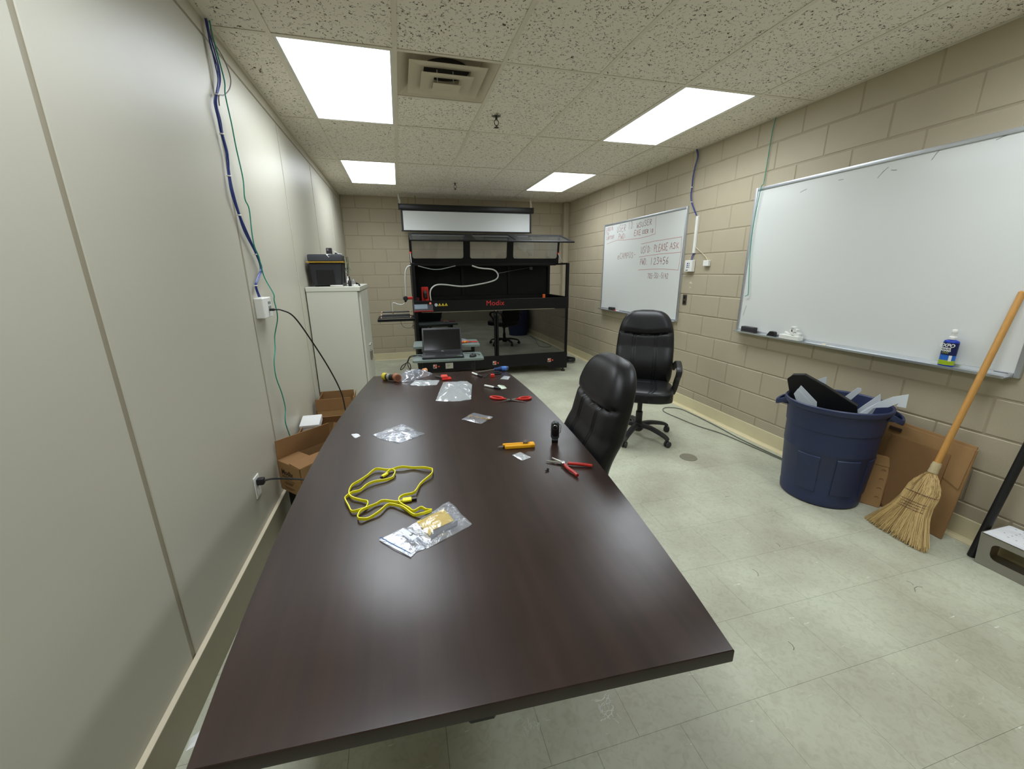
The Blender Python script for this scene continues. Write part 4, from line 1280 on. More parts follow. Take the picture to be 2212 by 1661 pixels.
for i in range(3):
    for j, (w, mm) in enumerate(((0.018, BLUEC), (0.009, BLKP))):
        b = BM(); box(b, (XR - 0.0428, 1.143 - 0.026 * j - w / 2, 1.500 + 0.019 * i), (XR - 0.0418, 1.143 - 0.026 * j + w / 2, 1.512 + 0.019 * i)); obj('port', b, mm, t, smooth=None)
b = BM(); box(b, (XR - 0.0428, 1.13, 1.474), (XR - 0.0418, 1.165, 1.480)); obj('maker_mark', b, BLKP, t, smooth=None)
t = thing('phone_jack', 'small white phone jack on the block wall between the whiteboards', 'jack', (XR, 0.89, 1.513))
b = BM(); box(b, (XR - 0.03, 0.852, 1.514), (XR, 0.926, 1.569), bev=0.003); obj('case', b, WHITE, t)
b = BM(); tube(b, spline([(xw, 1.125, 1.753), (xw - 0.002, 1.085, 1.706), (xw - 0.004, 0.973, 1.642), (xw - 0.004, 0.90, 1.590), (xw - 0.004, 0.885, 1.566)], 6), 0.003, 6); obj('white_wire', b, M('ivory_wire', (206, 196, 164), 0.5), t)
t = thing('wall_outlet', 'dark metal duplex outlet low beside the small whiteboard', 'outlet', (XR, 1.18, 1.113))
b = BM(); box(b, (XR - 0.006, 1.148, 1.114), (XR, 1.210, 1.222), bev=0.002); obj('plate', b, M('bronze_plate', (98, 88, 80), 0.4, metal=0.6), t)
for z in (1.142, 1.192):
    b = BM(); cyl(b, (XR - 0.008, 1.179, z), (XR - 0.005, 1.179, z), 0.016, 14); obj('socket', b, BLKP, t)
b = BM(); tube(b, spline([(XR - (0.012 if z > 2.16 else 0.031), y, z) for y, z in [(0.310, 2.634), (0.325, 2.53), (0.330, 2.35), (0.336, 2.17), (0.338, 2.12), (0.360, 1.818), (0.344, 1.544), (0.310, 1.291), (0.322, 1.258), (0.34, 1.252)]], 6), 0.003, 6)
tag(obj('network_cable', b, GREENC), 'green cable hanging over the corner of the big whiteboard', 'cable')
bm = BM()
for y, z in ((1.118, 1.355), (1.108, 1.350), (1.125, 1.345), (1.10, 1.340), (1.115, 1.300)):
    box(bm, (XR - 0.0012, y - 0.007, z - 0.004), (XR + 0.003, y + 0.007, z + 0.004))
o = obj('paint_chip', bm, M('bare_plaster', (226, 218, 200), 0.8), wall_right, smooth=None); o['kind'] = 'stuff'
t_fc = BM(); tube(t_fc, spline([(2.80, -0.55, 0.006), (2.76, -0.1, 0.006), (2.723, 0.211, 0.006), (2.643, 0.434, 0.006), (2.605, 0.648, 0.006), (2.582, 0.90, 0.006), (2.675, 1.005, 0.006), (2.80, 0.935, 0.006), (2.82, 0.716, 0.006), (2.81, 0.37, 0.008), (2.79, 0.05, 0.006), (2.81, -0.45, 0.006)], 6), 0.0045, 6)
tag(obj('floor_cable', t_fc, M('grey_green_cable', (104, 106, 92), 0.5)), 'grey cable looped on the floor along the block wall', 'cable')
b = BM(); lathe(b, [(0.001, 0.0004), (0.068, 0.0004), (0.066, 0.004), (0.001, 0.0045)], 24, Matrix.Translation((2.102, -0.116, 0)))
tag(obj('floor_cap', b, M('worn_brass', (140, 136, 118), 0.55, metal=0.3, var=(60, 0.2))), 'round worn metal cap set in the floor', 'floor cap')  # a metal cap set into the floor, not a drain
b = BM(); pillow(b, [(-0.848, -1.49), (-0.815, -1.47), (-0.80, -1.43), (-0.825, -1.42), (-0.852, -1.45)], 0.0, 0.006, 0.006, 7, n=24, rings=4)
tag(obj('paper_scrap', b, WHITE), 'crumpled white scrap on the floor below the left wall', 'scrap')

# ------------------------------------------------------------------ trash can and contents
CANM = M('navy_plastic', (40, 50, 84), 0.48, var=(14, 0.08), bump=(160, 0.08))
ctr = Vector((2.597, -0.812, 0))
t = thing('trash_can', 'large round navy blue plastic trash can', 'trash can', ctr)
b = BM()
prof = [(0.205, 0.0), (0.220, 0.008), (0.224, 0.05), (0.222, 0.055), (0.244, 0.36), (0.2465, 0.364), (0.249, 0.50), (0.254, 0.505), (0.262, 0.625), (0.276, 0.632), (0.281, 0.645), (0.281, 0.662), (0.274, 0.668), (0.266, 0.660), (0.250, 0.55), (0.212, 0.012)]
lathe(b, prof, 56, Matrix.Translation(ctr), cap=True); can = obj('body', b, CANM, t, smooth=30)
for k, a in enumerate((122, 302, 20, 200)):
    if k < 2:
        b = BM()
        u = Vector((math.cos(R(a)), math.sin(R(a)), 0)); v = Vector((-u.y, u.x, 0))
        p = lambda d, w, z: ctr + u * d + v * w + Vector((0, 0, z))
        sweep(b, [p(0.262, -0.07, 0.632), p(0.300, -0.062, 0.612), p(0.318, -0.04, 0.600), p(0.322, 0, 0.597), p(0.318, 0.04, 0.600), p(0.300, 0.062, 0.612), p(0.262, 0.07, 0.632)], rrect(-0.008, -0.016, 0.008, 0.016, 0.005, 2), upfix=(0, 0, 1))
        for s in (-1, 1):
            sheet(b, [p(0.252, s * 0.064, 0.60), p(0.302, s * 0.060, 0.604), p(0.302, s * 0.060, 0.62), p(0.262, s * 0.066, 0.645)], 0.008)
        obj('handle', b, CANM, t)
# moulded panels on the sides
for a in (195, 245, 290):
    b = BM()
    rg = []
    n = 8
    for z in (0.10, 0.34):
        rr = 0.2245 + (z - 0.055) / 0.305 * 0.021
        rg.append([b.verts.new(ctr + Vector((math.cos(R(a - 15 + 30 * i / n)) * (rr + 0.0035), math.sin(R(a - 15 + 30 * i / n)) * (rr + 0.0035), z))) for i in range(n + 1)])
        rg.append([b.verts.new(ctr + Vector((math.cos(R(a - 15 + 30 * i / n)) * (rr - 0.003), math.sin(R(a - 15 + 30 * i / n)) * (rr - 0.003), z + (0.006 if z > 0.2 else -0.006)))) for i in range(n + 1)])
    for i in range(n):
        b.faces.new((rg[0][i], rg[0][i + 1], rg[2][i + 1], rg[2][i])); b.faces.new((rg[2][i], rg[2][i + 1], rg[3][i + 1], rg[3][i])); b.faces.new((rg[1][i], rg[1][i + 1], rg[0][i + 1], rg[0][i]))
    b.faces.new((rg[0][0], rg[2][0], rg[3][0], rg[1][0])); b.faces.new((rg[0][n], rg[1][n], rg[3][n], rg[2][n]))
    obj('moulded_panel', b, CANM, t)
nrm = Vector((0.83, 0.55, 0)).normalized()
def bin_sheet(name, label, pts, th, mat, cat):
    b = BM(); sheet(b, pts, th); bmesh.ops.bevel(b, geom=[e for e in b.edges], offset=min(0.0008, th * 0.2), segments=1, affect='EDGES')
    tag(obj(name, b, mat, smooth=None), label, cat)
# black moulded tray corner
t = thing('plastic_tray', 'black moulded plastic tray tipped into the trash can', 'tray', (2.54, -0.75, 0.4))
b = BM(); sheet(b, [(2.426, -0.584, 0.765), (2.440, -0.606, 0.793), (2.476, -0.659, 0.800), (2.54, -0.756, 0.744), (2.64, -0.907, 0.643), (2.655, -0.93, 0.50), (2.600, -0.845, 0.42), (2.47, -0.65, 0.45), (2.439, -0.604, 0.684)], 0.012)
obj('floor_panel', b, BLKS, t)
b = BM(); pth = [Vector(p) for p in [(2.439, -0.604, 0.684), (2.428, -0.586, 0.755), (2.440, -0.606, 0.790), (2.476, -0.659, 0.800), (2.54, -0.756, 0.744), (2.64, -0.907, 0.643)]]
for p, q in zip(pth, pth[1:]):
    sheet(b, [p, q, q + nrm * 0.055, p + nrm * 0.055], 0.006)
bmesh.ops.remove_doubles(b, verts=b.verts, dist=0.0005); obj('rim_wall', b, BLKP, t)
SHEETM = M('white_plastic_sheet', (206, 212, 218), 0.5)
bin_sheet('plastic_strip', 'narrow pale strip at the left rim of the trash can', [(2.375, -0.690, 0.690), (2.384, -0.704, 0.728), (2.435, -0.778, 0.641), (2.445, -0.790, 0.52), (2.43, -0.76, 0.50)], 0.003, SHEETM, 'plastic sheet')
bin_sheet('plastic_strip', 'narrow grooved pale strip tucked in beside the black tray', [(2.400, -0.690, 0.716), (2.408, -0.702, 0.748), (2.462, -0.785, 0.655), (2.475, -0.80, 0.50), (2.44, -0.75, 0.50)], 0.003, SHEETM, 'plastic sheet')
bin_sheet('plastic_sheet', 'pale torn sheet sticking up behind the black tray', [(2.610, -0.612, 0.735), (2.655, -0.672, 0.780), (2.657, -0.677, 0.713), (2.690, -0.73, 0.52), (2.62, -0.63, 0.52)], 0.003, SHEETM, 'plastic sheet')
bin_sheet('plastic_sheet', 'pale round-cornered strip at the back rim of the trash can', [(2.717, -0.769, 0.664), (2.746, -0.813, 0.735), (2.756, -0.828, 0.735), (2.758, -0.832, 0.718), (2.735, -0.797, 0.647), (2.700, -0.745, 0.50), (2.66, -0.69, 0.50)], 0.004, SHEETM, 'plastic sheet')
bin_sheet('plastic_sheet', 'pale grey sheet leaning to the right in the trash can', [(2.655, -0.886, 0.605), (2.709, -0.970, 0.742), (2.714, -0.977, 0.700), (2.700, -0.955, 0.60), (2.675, -0.91, 0.44), (2.63, -0.84, 0.44)], 0.004, SHEETM, 'plastic sheet')
bin_sheet('plastic_sheet', 'large white sheet with a torn end poking out of the trash can', [(2.695, -0.989, 0.702), (2.722, -1.03, 0.740), (2.757, -1.082, 0.768), (2.758, -1.085, 0.684), (2.735, -1.050, 0.686), (2.739, -1.056, 0.709), (2.716, -1.022, 0.672), (2.680, -0.968, 0.655), (2.63, -0.90, 0.48), (2.60, -0.86, 0.50), (2.665, -0.945, 0.648)], 0.003, M('white_sheet', (224, 232, 238), 0.45), 'plastic sheet')

# ------------------------------------------------------------------ broom
STRAW = M('broom_straw', (214, 186, 130), 0.8, var=(60, 0.22))
WOODH = M('varnished_wood', (200, 148, 80), 0.35, var=(30, 0.2), stretch=(6, 6, 0.4))
BT, TP = Vector((2.565, -1.325, 0.0)), Vector((2.884, -1.350, 1.366))
ax = (TP - BT).normalized()
side = Vector((-0.10, -0.99, -0.02)); side = (side - ax * side.dot(ax)).normalized()
dep = ax.cross(side).normalized()
t = thing('broom', 'corn broom with a wooden handle leaning on the whiteboard', 'broom', BT)
def bp(l, s, d):
    return BT + ax * l + side * s + dep * d
b = BM(); Lh = (TP - BT).length
pth = [bp(0.44, 0, 0), bp(0.6, 0, 0), bp(0.9, 0, 0), bp(1.2, 0, 0), bp(Lh - 0.006, 0, 0), bp(Lh, 0, 0)]
tube(b, pth, 0.0145, 14, scale=[1.0, 1.0, 1.0, 1.0, 0.95, 0.6]); obj('handle', b, WOODH, t)
b = BM(); tube(b, [bp(0.415, 0, 0), bp(0.44, 0, 0), bp(0.455, 0, 0), bp(0.475, 0, 0)], 0.019, 14, scale=[1.15, 1.05, 1.1, 0.95]); obj('ferrule', b, M('binding_wire', (196, 178, 140), 0.5, var=(200, 0.3)), t)
# body of straw: half width and half depth along the length
def hwid(l):
    if l > 0.40: return 0.021
    if l > 0.20: return 0.021 + (0.40 - l) / 0.20 * 0.0 + 0.052 * math.sin(min(1.0, (0.41 - l) / 0.12) * PI / 2)
    return 0.073 + (0.20 - l) / 0.20 * 0.075
def hdep(l):
    return 0.019 + (0.012 if l < 0.34 else 0.012 * (0.41 - l) / 0.07) + max(0, 0.2 - l) * 0.02
skew = lambda l: max(0, 0.30 - l) * -0.10
b = BM()
ls = [0.42, 0.40, 0.385, 0.36, 0.33, 0.29, 0.25, 0.20, 0.14, 0.09, 0.05]
rings = []
for l in ls:
    rings.append([b.verts.new(bp(l, skew(l) + hwid(l) * 0.88 * math.copysign(abs(math.cos(a)) ** 0.7, math.cos(a)), hdep(l) * 0.75 * math.sin(a))) for a in [2 * PI * i / 28 for i in range(28)]])
for A, B in zip(rings, rings[1:]):
    for j in range(28):
        b.faces.new((A[j], A[(j + 1) % 28], B[(j + 1) % 28], B[j]))
b.faces.new(rings[0]); b.faces.new(rings[-1][::-1])
obj('straw_core', b, M('broom_straw_core', (190, 160, 108), 0.85, var=(160, 0.35), stretch=(1, 3, 0.15)), t)
b = BM()
rs = random.Random(21)
for i in range(2300):
    a = rs.uniform(0, 2 * PI)
    q = rs.uniform(0.72, 1.06)
    ca, sa = math.copysign(abs(math.cos(a)) ** 0.7, math.cos(a)), math.sin(a)
    l0 = rs.uniform(0.24, 0.41)
    l1 = rs.uniform(-0.004, 0.045)
    pts = []
    wob = rs.uniform(-0.020, 0.020)
    for j in range(6):
        l = l0 + (l1 - l0) * j / 5
        f = (j / 5) ** 2
        p = bp(l, skew(l) + hwid(l) * q * ca + wob * f, hdep(l) * q * sa + rs.uniform(-0.003, 0.003) * f)
        if p.z < 0.002: p.z = 0.002
        pts.append(p)
    w = rs.uniform(0.0008, 0.0016)
    nf = len(b.faces)
    tube(b, pts, w, 3)
    mi = rs.choice((0, 0, 1, 1, 2))
    b.faces.ensure_lookup_table()
    for fi in range(nf, len(b.faces)):
        b.faces[fi].material_index = mi
o = obj('bristles', b, STRAW, t, smooth=None); o['kind'] = 'stuff'
o.data.materials.append(M('broom_straw_pale', (222, 192, 134), 0.8)); o.data.materials.append(M('broom_straw_dark', (166, 136, 88), 0.85))
for l in (0.285, 0.232, 0.217, 0.202, 0.187):
    b = BM()
    ring = [bp(l + 0.006 * math.cos(a), skew(l) + (hwid(l) * 1.04) * math.copysign(abs(math.cos(a)) ** 0.7, math.cos(a)), (hdep(l) * 1.06) * math.sin(a)) for a in [2 * PI * i / 32 for i in range(32)]]
    tube(b, ring, 0.0018, 5, closed=True); obj('stitching', b, M('dark_twine', (96, 60, 52), 0.7), t)

# ------------------------------------------------------------------ flattened cardboard, black pole, letter tray
t = thing('flattened_carton', 'large flattened cardboard leaning on the wall behind the broom', 'cardboard', (2.80, -1.17, 0))
def lean_box(x_bot, x_top, h, y0, y1, th):
    a = math.atan2(x_top - x_bot, h)
    return Matrix.Translation((x_bot, -1.395, 0)) @ Matrix.Rotation(R(-7.0), 4, 'Z') @ Matrix.Rotation(a, 4, 'Y') @ Matrix.Translation((0, 1.395, 0)), th
for i, (xb, xt, h, y0, y1) in enumerate(((2.772, 2.825, 0.545, -1.395, -0.93), (2.783, 2.837, 0.560, -1.385, -0.90))):
    m, th = lean_box(xb, xt, h, y0, y1, 0.008)
    b = BM(); box(b, (0, y0, 0.003), (0.006, y1, h), mat=m); obj('sheet', b, CARD, t, smooth=None)
m, th = lean_box(2.772, 2.825, 0.545, 0, 0, 0)
b = BM(); box(b, (-0.006, -1.300, 0.02), (-0.001, -0.98, 0.475), mat=m); obj('flap', b, CARDIN, t, smooth=None)
b = BM(); sheet(b, [m @ Vector((-0.002, -1.300, 0.475)), m @ Vector((-0.002, -1.302, 0.34)), m @ Vector((-0.004, -1.385, 0.31)), m @ Vector((-0.002, -1.39, 0.545))], 0.004); obj('flap', b, CARD, t, smooth=None)
b = BM(); box(b, (-0.0075, -1.03, 0.50), (-0.0005, -0.955, 0.522), bev=0.003, mat=m); obj('hand_hole', b, M('carton_slot', (60, 40, 24), 0.9), t)
t = thing('small_carton', 'narrow flattened carton between the trash can and the broom', 'cardboard', (2.76, -1.03, 0))
m = Matrix.Translation((2.735, -0.985, 0)) @ Matrix.Rotation(R(-62), 4, 'Z') @ Matrix.Rotation(R(-14), 4, 'X')
b = BM(); box(b, (0, -0.0, 0.0), (0.10, 0.022, 0.335), bev=0.004, mat=m); obj('body', b, CARD, t)
b = BM(); box(b, (0.004, -0.003, 0.27), (0.096, 0.0005, 0.332), bev=0.001, mat=m); obj('flap', b, CARD, t)
for i in range(4):
    b = BM(); tube(b, [m @ Vector((0.075 + 0.01 * math.cos(q), -0.0015, 0.06 + 0.06 * i + 0.01 * math.sin(q))) for q in [0, 0.8, 1.6, 2.4, 3.1]], 0.0012, 4); obj('die_cut', b, M('carton_score', (120, 84, 48), 0.9), t)
b = BM(); cyl(b, (2.756, -1.534, 0.0), (2.900, -1.5735, 1.11), 0.0175, 18, bev=0.003)
tag(obj('black_pole', b, BLKP), 'black pole leaning on the block wall at the right edge', 'pole')
SMOKE = glassy('cloudy_acrylic', (214, 208, 198), 0.55, rough=0.12, milky=(176, 170, 156), refl=0.06)
t = thing('letter_tray', 'cloudy plastic letter tray on the floor at the right edge', 'tray', (2.80, -1.72, 0))
x0, x1, y0, y1, hz = 2.722, 2.893, -1.90, -1.565, 0.182
dx = -0.026
def ft(y, z):
    return Vector((x0 + dx * z / hz, y, z))
# front panel with a round-cornered opening
hole = rrect(0.045, 0.055, 0.29, 0.15, 0.03, 5)
outer = [(0, 0.002), (0.335, 0.002), (0.335, hz), (0, hz)]
mt = basis(ft(y1, 0), (0, -1, 0), (dx, 0, hz))
b = plate_with_holes(outer, [hole], 0.004, mt); obj('front_panel', b, SMOKE, t, smooth=None)
b = BM(); sheet(b, [(x0, y1, 0.002), (x1, y1, 0.002), (x1, y1, hz), (x0 + dx, y1, hz)], 0.004); obj('side_panel', b, SMOKE, t, smooth=None)
b = BM(); sheet(b, [(x0, y0, 0.002), (x1, y0, 0.002), (x1, y0, hz), (x0 + dx, y0, hz)], 0.004); obj('side_panel', b, SMOKE, t, smooth=None)
b = BM(); box(b, (x0, y0, 0.0), (x1, y1, 0.004)); obj('bottom_panel', b, SMOKE, t, smooth=None)
b = BM(); box(b, (x0 + dx, y0, hz), (x1, y1, hz + 0.004)); obj('top_panel', b, SMOKE, t, smooth=None)
PAPER = M('paper', (232, 233, 236), 0.7)
for i, l in enumerate(('printed sheet lowest in the paper pile on the letter tray', 'printed sheet in the middle of the pile on the letter tray', 'top printed sheet of the pile on the letter tray')):
    b = BM(); box(b, (x0 + dx - 0.004 + 0.004 * i, y0 + 0.01 + 0.004 * i, hz + 0.004 + 0.0022 * i), (x1 - 0.003 * i, y1 - 0.006 - 0.006 * i, hz + 0.006 + 0.0022 * i))
    p = tag(obj('paper_sheet', b, PAPER, smooth=None), l, 'paper', 'printed sheets on the letter tray')
    if i == 2:
        bm = BM()
        for r_ in range(9):
            for c_ in range(5):
                if rs.random() < 0.8:
                    xx, yy = x0 + 0.02 + 0.03 * c_, y1 - 0.04 - 0.028 * r_
                    box(bm, (xx, yy - 0.006, hz + 0.0104), (xx + 0.004, yy, hz + 0.0108))
        o = obj('print', bm, M('grey_print', (120, 122, 130), 0.8), p, smooth=None); o['kind'] = 'stuff'

# ------------------------------------------------------------------ projector screen
SCRW = M('screen_cloth', (240, 244, 243), 0.8)
ys = 4.30
t = thing('projector_screen', 'white roll-down projector screen with a black housing on the far wall', 'projector screen', (1.085, ys, 2.09))
b = BM(); box(b, (0.0, ys - 0.04, 2.415), (2.172, ys + 0.04, 2.493), bev=0.012, seg=2); obj('housing', b, BLKS, t)
for x in (-0.008, 2.162):
    b = BM(); box(b, (x, ys - 0.045, 2.408), (x + 0.018, ys + 0.045, 2.499), bev=0.012, seg=2); obj('end_cap', b, BLKP, t)
b = BM(); box(b, (0.022, ys - 0.002, 2.112), (2.145, ys + 0.002, 2.425)); fab = obj('screen_fabric', b, SCRW, t, smooth=None)
for xa, xb, za, zb in ((0.022, 0.052, 2.112, 2.42), (2.115, 2.145, 2.112, 2.42), (0.052, 2.115, 2.398, 2.42)):
    b = BM(); box(b, (xa, ys - 0.0032, za), (xb, ys - 0.0018, zb)); obj('black_border', b, BLKP, fab, smooth=None)
b = BM(); box(b, (0.016, ys - 0.012, 2.094), (2.151, ys + 0.010, 2.114), bev=0.004); obj('bottom_bar', b, BLKS, t)
for x in (0.012, 2.135):
    b = BM(); tube(b, spline([(x, ys, 2.492), (x + 0.006, ys, 2.53), (x, ys, 2.56), (x - 0.004, ys, 2.60), (x, ys, ZC)], 4), 0.016, 8); obj('hanger', b, M('zinc_bracket', (214, 210, 198), 0.4), t)
b = BM(); tube(b, [(0.26, ys + 0.1, ZC), (0.26, ys + 0.1, 2.52), (0.26, ys + 0.02, 2.48)], 0.004, 6); obj('support_wire', b, GREYC, t)

# ------------------------------------------------------------------ large 3D printer
x0, x1, yf, yb = 0.088, 2.296, 2.950, 3.790
zh, zt = 1.108, 1.590           # top of the lower cabinet, top rail
FRAME = M('black_extrusion', (9, 9, 10), 0.45, spec=0.25)
SKIN = M('black_panel', (8, 8, 9), 0.55, spec=0.25)
DARKG = glassy('smoked_glass', (140, 141, 138), 0.97, rough=0.015, milky=(20, 20, 20), refl=0.10)
LIDG = glassy('lid_acrylic', (232, 233, 231), 0.90, rough=0.03, milky=(176, 178, 180), refl=0.05, transl=0.7)
LOGO = M('logo_red', (206, 44, 40), 0.5)
TUBEW = M('white_tubing', (214, 216, 210), 0.4)
pr = thing('printer', 'large black enclosed 3D printer with its lid raised', '3D printer', ((x0 + x1) / 2, (yf + yb) / 2, 0))
pw = 0.042
for px in (x0, x1 - pw):
    b = BM(); box(b, (px, yf, 0.10), (px + pw, yf + pw, zt if px > 1 else zt), bev=0.003); obj('post', b, FRAME, pr)
    b = BM(); box(b, (px, yb - pw, 0.10), (px + pw, yb, zt), bev=0.003); obj('post', b, FRAME, pr)
# rails
def rail(lo, hi):
    b = BM(); box(b, lo, hi, bev=0.003); obj('rail', b, FRAME, pr)
rail((x0 + pw, yb - pw, zt - 0.042), (x1 - pw, yb, zt)); rail((x0, yf + pw, zt - 0.030), (x0 + 0.035, yb - pw, zt)); rail((x1 - 0.035, yf + pw, zt - 0.022), (x1, yb - pw, zt))
rail((x0, yf + pw, zh - 0.06), (x0 + 0.04, yb - pw, zh)); rail((x1 - 0.04, yf + pw, zh - 0.05), (x1, yb - pw, zh + 0.008)); rail((x0 + pw, yb - pw, zh - 0.05), (x1 - pw, yb, zh + 0.01))
rail((x0 + pw, 3.385, zt - 0.03), (x1 - pw, 3.425, zt + 0.002))
b = BM(); box(b, (x0 + 0.01, 3.42, zt - 0.004), (x1 - 0.01, yb, zt + 0.004)); obj('top_panel', b, SKIN, pr, smooth=None)
b = BM(); box(b, (x0 + 0.03, yb - 0.012, 0.12), (x1 - 0.03, yb - 0.004, zt - 0.03)); back = obj('back_panel', b, SKIN, pr, smooth=None)
for xx in (0.845, 1.585):
    b = BM(); box(b, (xx, yb - 0.030, 1.10), (xx + 0.05, yb - 0.012, zt - 0.04), bev=0.002); obj('back_rib', b, FRAME, back)
b = BM(); cyl(b, (0.46, yb - 0.014, 1.385), (0.46, yb - 0.0115, 1.385), 0.032, 20); obj('cable_hole', b, M('hole_black', (4, 4, 4), 0.9), back)
b = BM(); box(b, (x0 + 0.004, yf + pw, 0.12), (x0 + 0.010, yb - pw, zt - 0.03)); obj('side_panel', b, SKIN, pr, smooth=None)
b = BM(); box(b, (x1 - 0.010, yf + pw, 0.12), (x1 - 0.004, yb - pw, zh - 0.05)); obj('side_panel', b, SKIN, pr, smooth=None)
b = BM(); box(b, (x0 + 0.02, yf + 0.02, 0.285), (x1 - 0.02, yb - 0.02, 0.295)); obj('bay_floor', b, M('bay_grey', (46, 46, 44), 0.5), pr, smooth=None)
# header
b = BM(); box(b, (x0, yf - 0.008, 0.955), (x1, yf + 0.004, zh), bev=0.002); hd = obj('header_panel', b, M('header_black', (12, 12, 13), 0.4, spec=0.3), pr)
bm = text_bm('Modix', 0.098, basis((1.062, yf - 0.0083, 1.022), (1, 0, 0), (0, 0, 1)), bold=0.0, spacing=1.06); obj('logo', bm, LOGO, hd, smooth=None)
YEL = M('warning_yellow', (226, 200, 40), 0.5)
b = BM(); cyl(b, (0.377, yf - 0.008, 1.050), (0.377, yf - 0.0088, 1.050), 0.021, 20); rl = obj('round_label', b, M('label_white', (210, 214, 224), 0.5), hd)
for s in (0,):
    b = BM(); tube(b, [(0.377 + 0.010 * math.cos(q), yf - 0.009, 1.052 + 0.010 * math.sin(q)) for q in [0.3 + 0.6 * i for i in range(9)]], 0.0016, 4); obj('mark', b, M('label_ink', (60, 64, 84), 0.6), rl)
for i in range(3):
    xx = 0.423 + i * 0.044
    b = BM(); sheet(b, [(xx - 0.021, yf - 0.0084, 1.034), (xx + 0.021, yf - 0.0084, 1.034), (xx, yf - 0.0084, 1.072)], 0.0008); wl = obj('warning_label', b, YEL, hd, smooth=None)
    b = BM(); sheet(b, [(xx - 0.006, yf - 0.0092, 1.038), (xx + 0.006, yf - 0.0092, 1.040), (xx - 0.001, yf - 0.0092, 1.048), (xx + 0.003, yf - 0.0092, 1.056), (xx - 0.004, yf - 0.0092, 1.047)], 0.0006); obj('symbol', b, M('warning_black', (90, 74, 10), 0.6), wl, smooth=None)
# control panel, tilted
m = Matrix.Translation((0.078, yf - 0.030, 0.972)) @ Matrix.Rotation(R(-22), 4, 'X')
b = BM(); box(b, (0, -0.012, 0.006), (0.255, 0.030, 0.128), bev=0.004, mat=m); cp = obj('control_panel', b, M('panel_charcoal', (52, 52, 56), 0.45), pr)
b = BM(); box(b, (-0.002, -0.010, -0.004), (0.257, 0.034, 0.010), bev=0.003, mat=m); obj('red_cradle', b, M('deep_red', (150, 30, 26), 0.45), cp)
b = BM(); box(b, (0.014, -0.0132, 0.030), (0.182, -0.0118, 0.112), mat=m); obj('display', b, M('lcd_grey', (132, 146, 158), 0.2), cp, smooth=None)
b = BM(); cyl(b, m @ Vector((0.222, -0.012, 0.098)), m @ Vector((0.222, -0.028, 0.098)), 0.015, 18, bev=0.003); obj('knob', b, M('knob_coral', (240, 120, 96), 0.4), cp)
# doors
xm = 1.205
for xa, xb in ((x0 + 0.045, xm - 0.006), (xm + 0.006, x1 - 0.045)):
    b = BM(); box(b, (xa, yf + 0.002, 0.300), (xb, yf + 0.007, 0.950)); d = obj('door', b, DARKG, pr, smooth=None)
    hx = xm + (-0.02 if xa < 1 else 0.02)
    b = BM(); box(b, (hx - 0.014, yf - 0.004, 0.30), (hx + 0.014, yf + 0.0015, 0.95), bev=0.002); obj('door_stile', b, FRAME, d)
    b = BM(); box(b, (hx - 0.010 + (-0.0 if xa < 1 else 0), yf - 0.030, 0.875), (hx + 0.010, yf - 0.004, 0.905), bev=0.004); obj('latch', b, BLKP, d)
b = BM(); box(b, (0.19, yf + 0.06, 0.928), (2.14, yf + 0.62, 0.938)); obj('print_bed', b, M('bed_plate', (206, 196, 166), 0.45, var=(6, 0.1)), pr, smooth=None)
b = BM(); box(b, (1.97, yf + 0.36, 0.30), (2.0, yf + 0.39, 0.92)); obj('lead_screw', b, M('dull_steel', (90, 90, 86), 0.4, metal=0.5), pr, smooth=None)
# skirt with sloping underside at the right end
b = BM(); sheet(b, [(x0, yf - 0.003, 0.125), (1.80, yf - 0.003, 0.125), (1.95, yf - 0.003, 0.115), (2.03, yf - 0.003, 0.058), (x1, yf - 0.003, 0.052), (x1, yf - 0.003, 0.300), (x0, yf - 0.003, 0.300)], 0.010); sk = obj('skirt', b, M('skirt_black', (15, 15, 18), 0.42, spec=0.3), pr, smooth=None)
b = BM(); sheet(b, [(x1 - 0.004, yf, 0.052), (x1 - 0.004, yf + 0.08, 0.06), (x1 - 0.004, yf + 0.14, 0.12), (x1 - 0.004, yb, 0.12), (x1 - 0.004, yb, 0.3), (x1 - 0.004, yf, 0.3)], 0.006); obj('side_skirt', b, SKIN, pr, smooth=None)
for i, (xa, za) in enumerate(((0.288, 0.175), (1.141, 0.171), (1.985, 0.160))):
    b = BM(); box(b, (xa, yf - 0.0092, za), (xa + 0.050, yf - 0.0082, za + 0.054)); st = obj('safety_sticker', b, M('sticker_white', (206, 196, 184), 0.5), sk, smooth=None)
    b = BM(); box(b, (xa + 0.024, yf - 0.0098, za + 0.010), (xa + 0.047, yf - 0.0093, za + 0.050)); obj('red_field', b, M('sticker_red', (222, 78, 52), 0.5), st, smooth=None)
    b = BM(); box(b, (xa + 0.005, yf - 0.0098, za + 0.006), (xa + 0.022, yf - 0.0093, za + 0.028)); obj('symbol', b, BLKP, st, smooth=None)
    b = BM(); box(b, (xa + 0.068, yf - 0.0092, za + 0.014), (xa + 0.088, yf - 0.0082, za + 0.034)); obj('red_sticker', b, MATS['sticker_red'], sk, smooth=None)
b = BM(); box(b, (0.460, yf - 0.0092, 0.160), (0.566, yf - 0.0082, 0.240)); sp = obj('serial_plate', b, M('plate_cream', (186, 182, 166), 0.5), sk, smooth=None)
b = BM()
for i in range(3):
    box(b, (0.478, yf - 0.0098, 0.214 - 0.013 * i), (0.53 - 0.01 * i, yf - 0.0093, 0.219 - 0.013 * i))
o = obj('plate_print', b, M('plate_ink', (120, 118, 106), 0.6), sp, smooth=None); o['kind'] = 'stuff'
